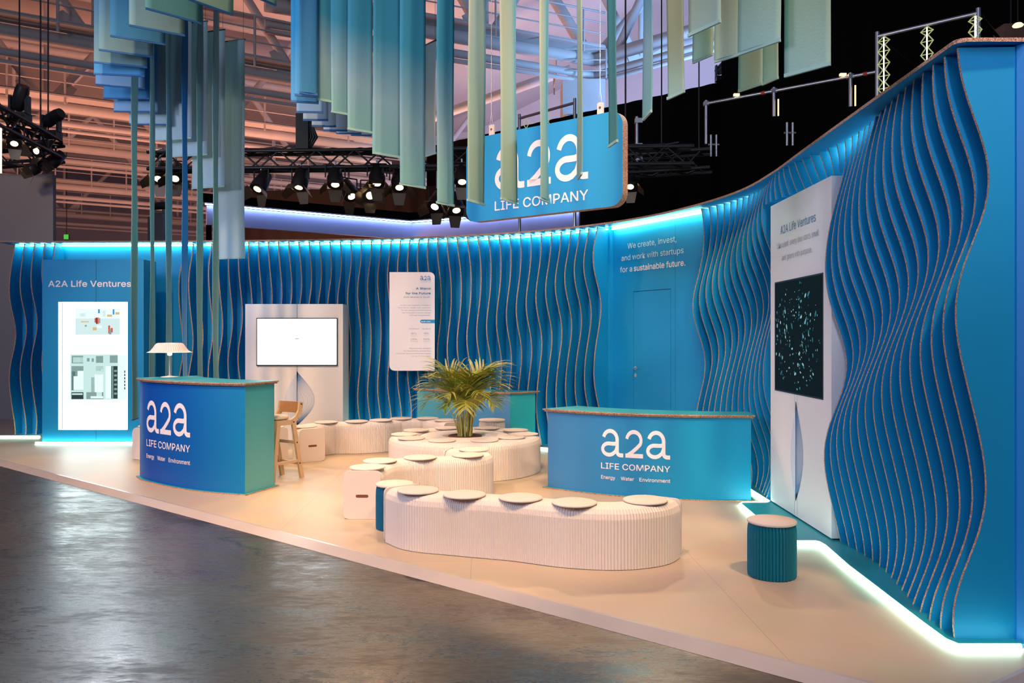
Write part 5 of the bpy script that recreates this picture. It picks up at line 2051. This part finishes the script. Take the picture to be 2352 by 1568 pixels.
for px in (2027, 2127, 2238):
    k = (px - 2015) / (2247 - 2015)
    best = min((abs(CX + F * a.lerp(b, i / 100).x / a.lerp(b, i / 100).y - px), i) for i in range(101))[1]
    p = a.lerp(b, best / 100) - Vector((0.0, 0.03, 0))
    e = (b - a).normalized()
    mb = MB()
    z, top = 3.4, z_f - 0.04
    h_, w_ = 0.19, 0.085
    while z < top:
        z1 = min(z + h_, top)
        for s in (-1, 1):
            mb.tube([Vector((p.x, p.y, z)) + e * (0.015 * s), Vector((p.x, p.y, (z + z1) / 2)) + e * (w_ * s), Vector((p.x, p.y, z1)) + e * (0.015 * s)], 0.009, 5)
            mb.tube([Vector((p.x, p.y, (z + z1) / 2)) + e * (w_ * s), Vector((p.x, p.y, (z + z1) / 2))], 0.008, 5)
        z = z1
    zl = mb.build('zigzag_ladder', M['zig'], T, label='yellow lit zigzag ladder')
    mb = MB()
    mb.tube([(p.x, p.y, 3.4), (p.x, p.y, top)], 0.010, 6)
    mb.build('glow_core', M['zigc'], zl)
T = thing('scaffold_tower', 'small scaffold frame with glowing zigzags peeping over the top of the hanging sign', 'scaffold', tuple(AT(1255, 300, 16.6)), 'scaffold frames')
z_k = CH + (HY - 236) * 16.0 / F
def ktop(px, py):
    d = (z_k - CH) * F / (HY - py)
    return Vector(((px - CX) * d / F, d, z_k))
a, b = ktop(1193, 272), ktop(1320, 236)
for p in (a, b):
    mb = MB()
    mb.tube([(p.x, p.y, -0.04), (p.x, p.y, z_k + 0.09)], 0.032, 8)
    mb.build('post', M['steel'], T)
mb = MB()
mb.tube([a, b], 0.03, 8)
mb.build('top_rail', M['steel'], T)
for k in (0.13, 0.53):
    p = a.lerp(b, k)
    e = (b - a).normalized()
    mb = MB()
    z = z_k - 0.05
    while z > z_k - 1.4:
        for s in (-1, 1):
            mb.tube([Vector((p.x, p.y, z)) + e * (0.015 * s), Vector((p.x, p.y, z - 0.095)) + e * (0.085 * s), Vector((p.x, p.y, z - 0.19)) + e * (0.015 * s)], 0.009, 5)
        z -= 0.19
    mb.build('zigzag_ladder', M['zig'], T, label='yellow lit zigzag ladder')
p = AT(1463, 268, 15.35)
t = thing('scaffold_post', 'short steel post with couplings standing right of the hanging sign', 'post', (p.x, p.y, 4.9))
mb = MB()
mb.tube([(p.x, p.y, 4.9), (p.x, p.y, p.z)], 0.035, 8)
mb.build('tube', M['steel'], t)
for z in (5.05, 5.28, p.z - 0.08):
    mb = MB()
    mb.box((p.x + 0.03, p.y, z), (0.14, 0.10, 0.09))
    mb.build('coupling', M['steel'], t)
p = AT(2338, 58, 12.6)
t = thing('work_light', 'small orange work light in the upper right corner', 'light', tuple(p))
mb = MB()
mb.lathe([(0.0, -0.02), (0.07, -0.02), (0.08, 0.0), (0.05, 0.03), (0.0, 0.035)], 16, c=tuple(p))
mb.build('lamp', M['warm_tube'], t)
mb = MB()
mb.tube([p + Vector((0, 0, 0.03)), p + Vector((0, 0, 6))], 0.008, 5)
mb.build('cable', M['dark'], t)
t = thing('speaker_box', 'brown lit box behind the tall scaffold frame', 'box', tuple(AT(2325, 86, 13.2)))
p = AT(2322, 80, 13.2)
mb = MB()
mb.box(tuple(p), (0.40, 0.3, 0.26))
mb.build('case', mat('brown_case', (0.16, 0.085, 0.06, 1), 0.6), t)
mb = MB()
mb.tube([p + Vector((0, 0, 0.12)), p + Vector((0, 0, 6))], 0.01, 5)
mb.build('cable', M['dark'], t)

# ================================================================== LIGHT
W = bpy.data.worlds.new('World')
SC.world = W
W.use_nodes = True
W.node_tree.nodes['Background'].inputs[0].default_value = (0.36, 0.50, 1.0, 1)
W.node_tree.nodes['Background'].inputs[1].default_value = 0.112


def area(name, p, aim, size, col, e, spread=None):
    l = bpy.data.lights.new(name, 'AREA')
    l.energy, l.color, l.size = e, col, size
    if spread:
        l.spread = spread
    o = bpy.data.objects.new(name, l)
    COL.objects.link(o)
    o.location = p
    o.rotation_euler = (Vector(aim) - Vector(p)).to_track_quat('-Z', 'Y').to_euler()
    return o


def spot(name, p, aim, ang, col, e, rad=0.12, blend=0.35):
    l = bpy.data.lights.new(name, 'SPOT')
    l.energy, l.color, l.spot_size, l.spot_blend, l.shadow_soft_size = e, col, math.radians(ang), blend, rad
    o = bpy.data.objects.new(name, l)
    COL.objects.link(o)
    o.location = p
    o.rotation_euler = (Vector(aim) - Vector(p)).to_track_quat('-Z', 'Y').to_euler()
    return o


WARM = (1.0, 0.58, 0.30)
PINK = (1.0, 0.62, 0.35)
for x, tx, e in ((-5.4, -3.4, 700), (-2.6, -1.4, 850), (0.2, 0.4, 850), (2.6, 1.4, 750)):
    spot('back_stage_spot', (x, 13.6, 6.6), (tx, 9.3, 0), 54, WARM, e)
for x, y, tx, ty, cone, e in ((-5.5, 3.0, -3.8, 9.8, 48, 2900), (-1.0, 2.0, -0.8, 8.9, 44, 2950), (3.2, 1.2, 1.2, 7.2, 40, 2500), (1.5, 4.5, 0.3, 10.2, 46, 1500)):
    spot('front_stage_spot', (x, y, 9.0), (tx, ty, 0), cone, PINK, e, rad=0.25)
spot('side_banner_fill', (-10.5, 4.5, 4.0), (-3.6, 11.0, 4.4), 34, (0.9, 0.92, 1.0), 1100, rad=0.3)  # added fill from the left to brighten the left strips
spot('cyan_banner_spot', (5.5, 12.5, 6.4), (1.3, 5.0, 4.1), 34, (0.30, 0.78, 1.0), 3600, rad=0.15)
spot('rear_banner_fill', (-7.5, 15.2, 6.2), (-3.2, 10.6, 4.0), 46, (0.85, 0.92, 1.0), 750, rad=0.35)  # added backlight that shines through the far left strips
area('violet_side_wash', (-9.5, 1.0, 5.5), (2.6, 7.0, 1.5), 2.5, (0.80, 0.74, 1.0), 620)
spot('partition_fill', (-9.0, 13.0, 5.2), (-10.3, 15.5, 3.6), 70, (1.0, 0.68, 0.42), 60)  # unseen warm fill added to lighten the grey partition
for x, tx, e in ((-4.5, -3.2, 900), (1.5, 1.6, 1100)):
    spot('banner_fill', (x, -5, 4.2), (tx, 9, 4.9), 40, (0.86, 0.92, 1.0), e, rad=0.4, blend=0.6)  # unseen spots behind the camera, added to brighten the hanging fabric
area('front_fill', (-1, -4, 8.5), (0, 10, 3.2), 5, (0.70, 0.82, 1.0), 420)  # soft fill added up front to lift the strips and fins
ORANGE = (1.0, 0.40, 0.26)
area('orange_roof_wash', (-15, 22, 2.5), (-13, 30, 13), 4, ORANGE, 850)
area('orange_roof_wash', (-7, 27, 2.5), (-7, 36, 13), 4, ORANGE, 850)
area('orange_roof_wash', (-18, 36, 2.5), (-17, 46, 13), 5, ORANGE, 420)
area('violet_wall_wash', (3, 31.5, 3.0), (4, 40, 11), 4, (0.60, 0.50, 0.90), 900)
area('blue_wall_wash', (8, 22, 7.5), (9, 34, 14), 4, (0.25, 0.50, 1.0), 2200)
area('orange_brace_wash', (-1.5, 29.8, 4.0), (-1.0, 33, 10), 2, (1.0, 0.55, 0.35), 700)

# ================================================================== CAMERA
cam = bpy.data.cameras.new('camera')
co = bpy.data.objects.new('camera', cam)
COL.objects.link(co)
co.location = (0, 0, CH)
co.rotation_euler = (PI / 2, 0, 0)
cam.sensor_width = 36.0
cam.sensor_fit = 'HORIZONTAL'
cam.lens = F / 2352 * 36.0
cam.shift_y = -(784 - HY) / 2352
cam.clip_end = 200
SC.camera = co
SC.view_settings.view_transform = 'Standard'
SC.view_settings.look = 'None'
SC.view_settings.exposure = 0.0
SC.view_settings.gamma = 1.0
SC.cycles.max_bounces = 6
SC.cycles.sample_clamp_indirect = 6.0
SC.cycles.caustics_reflective = False
SC.cycles.caustics_refractive = False
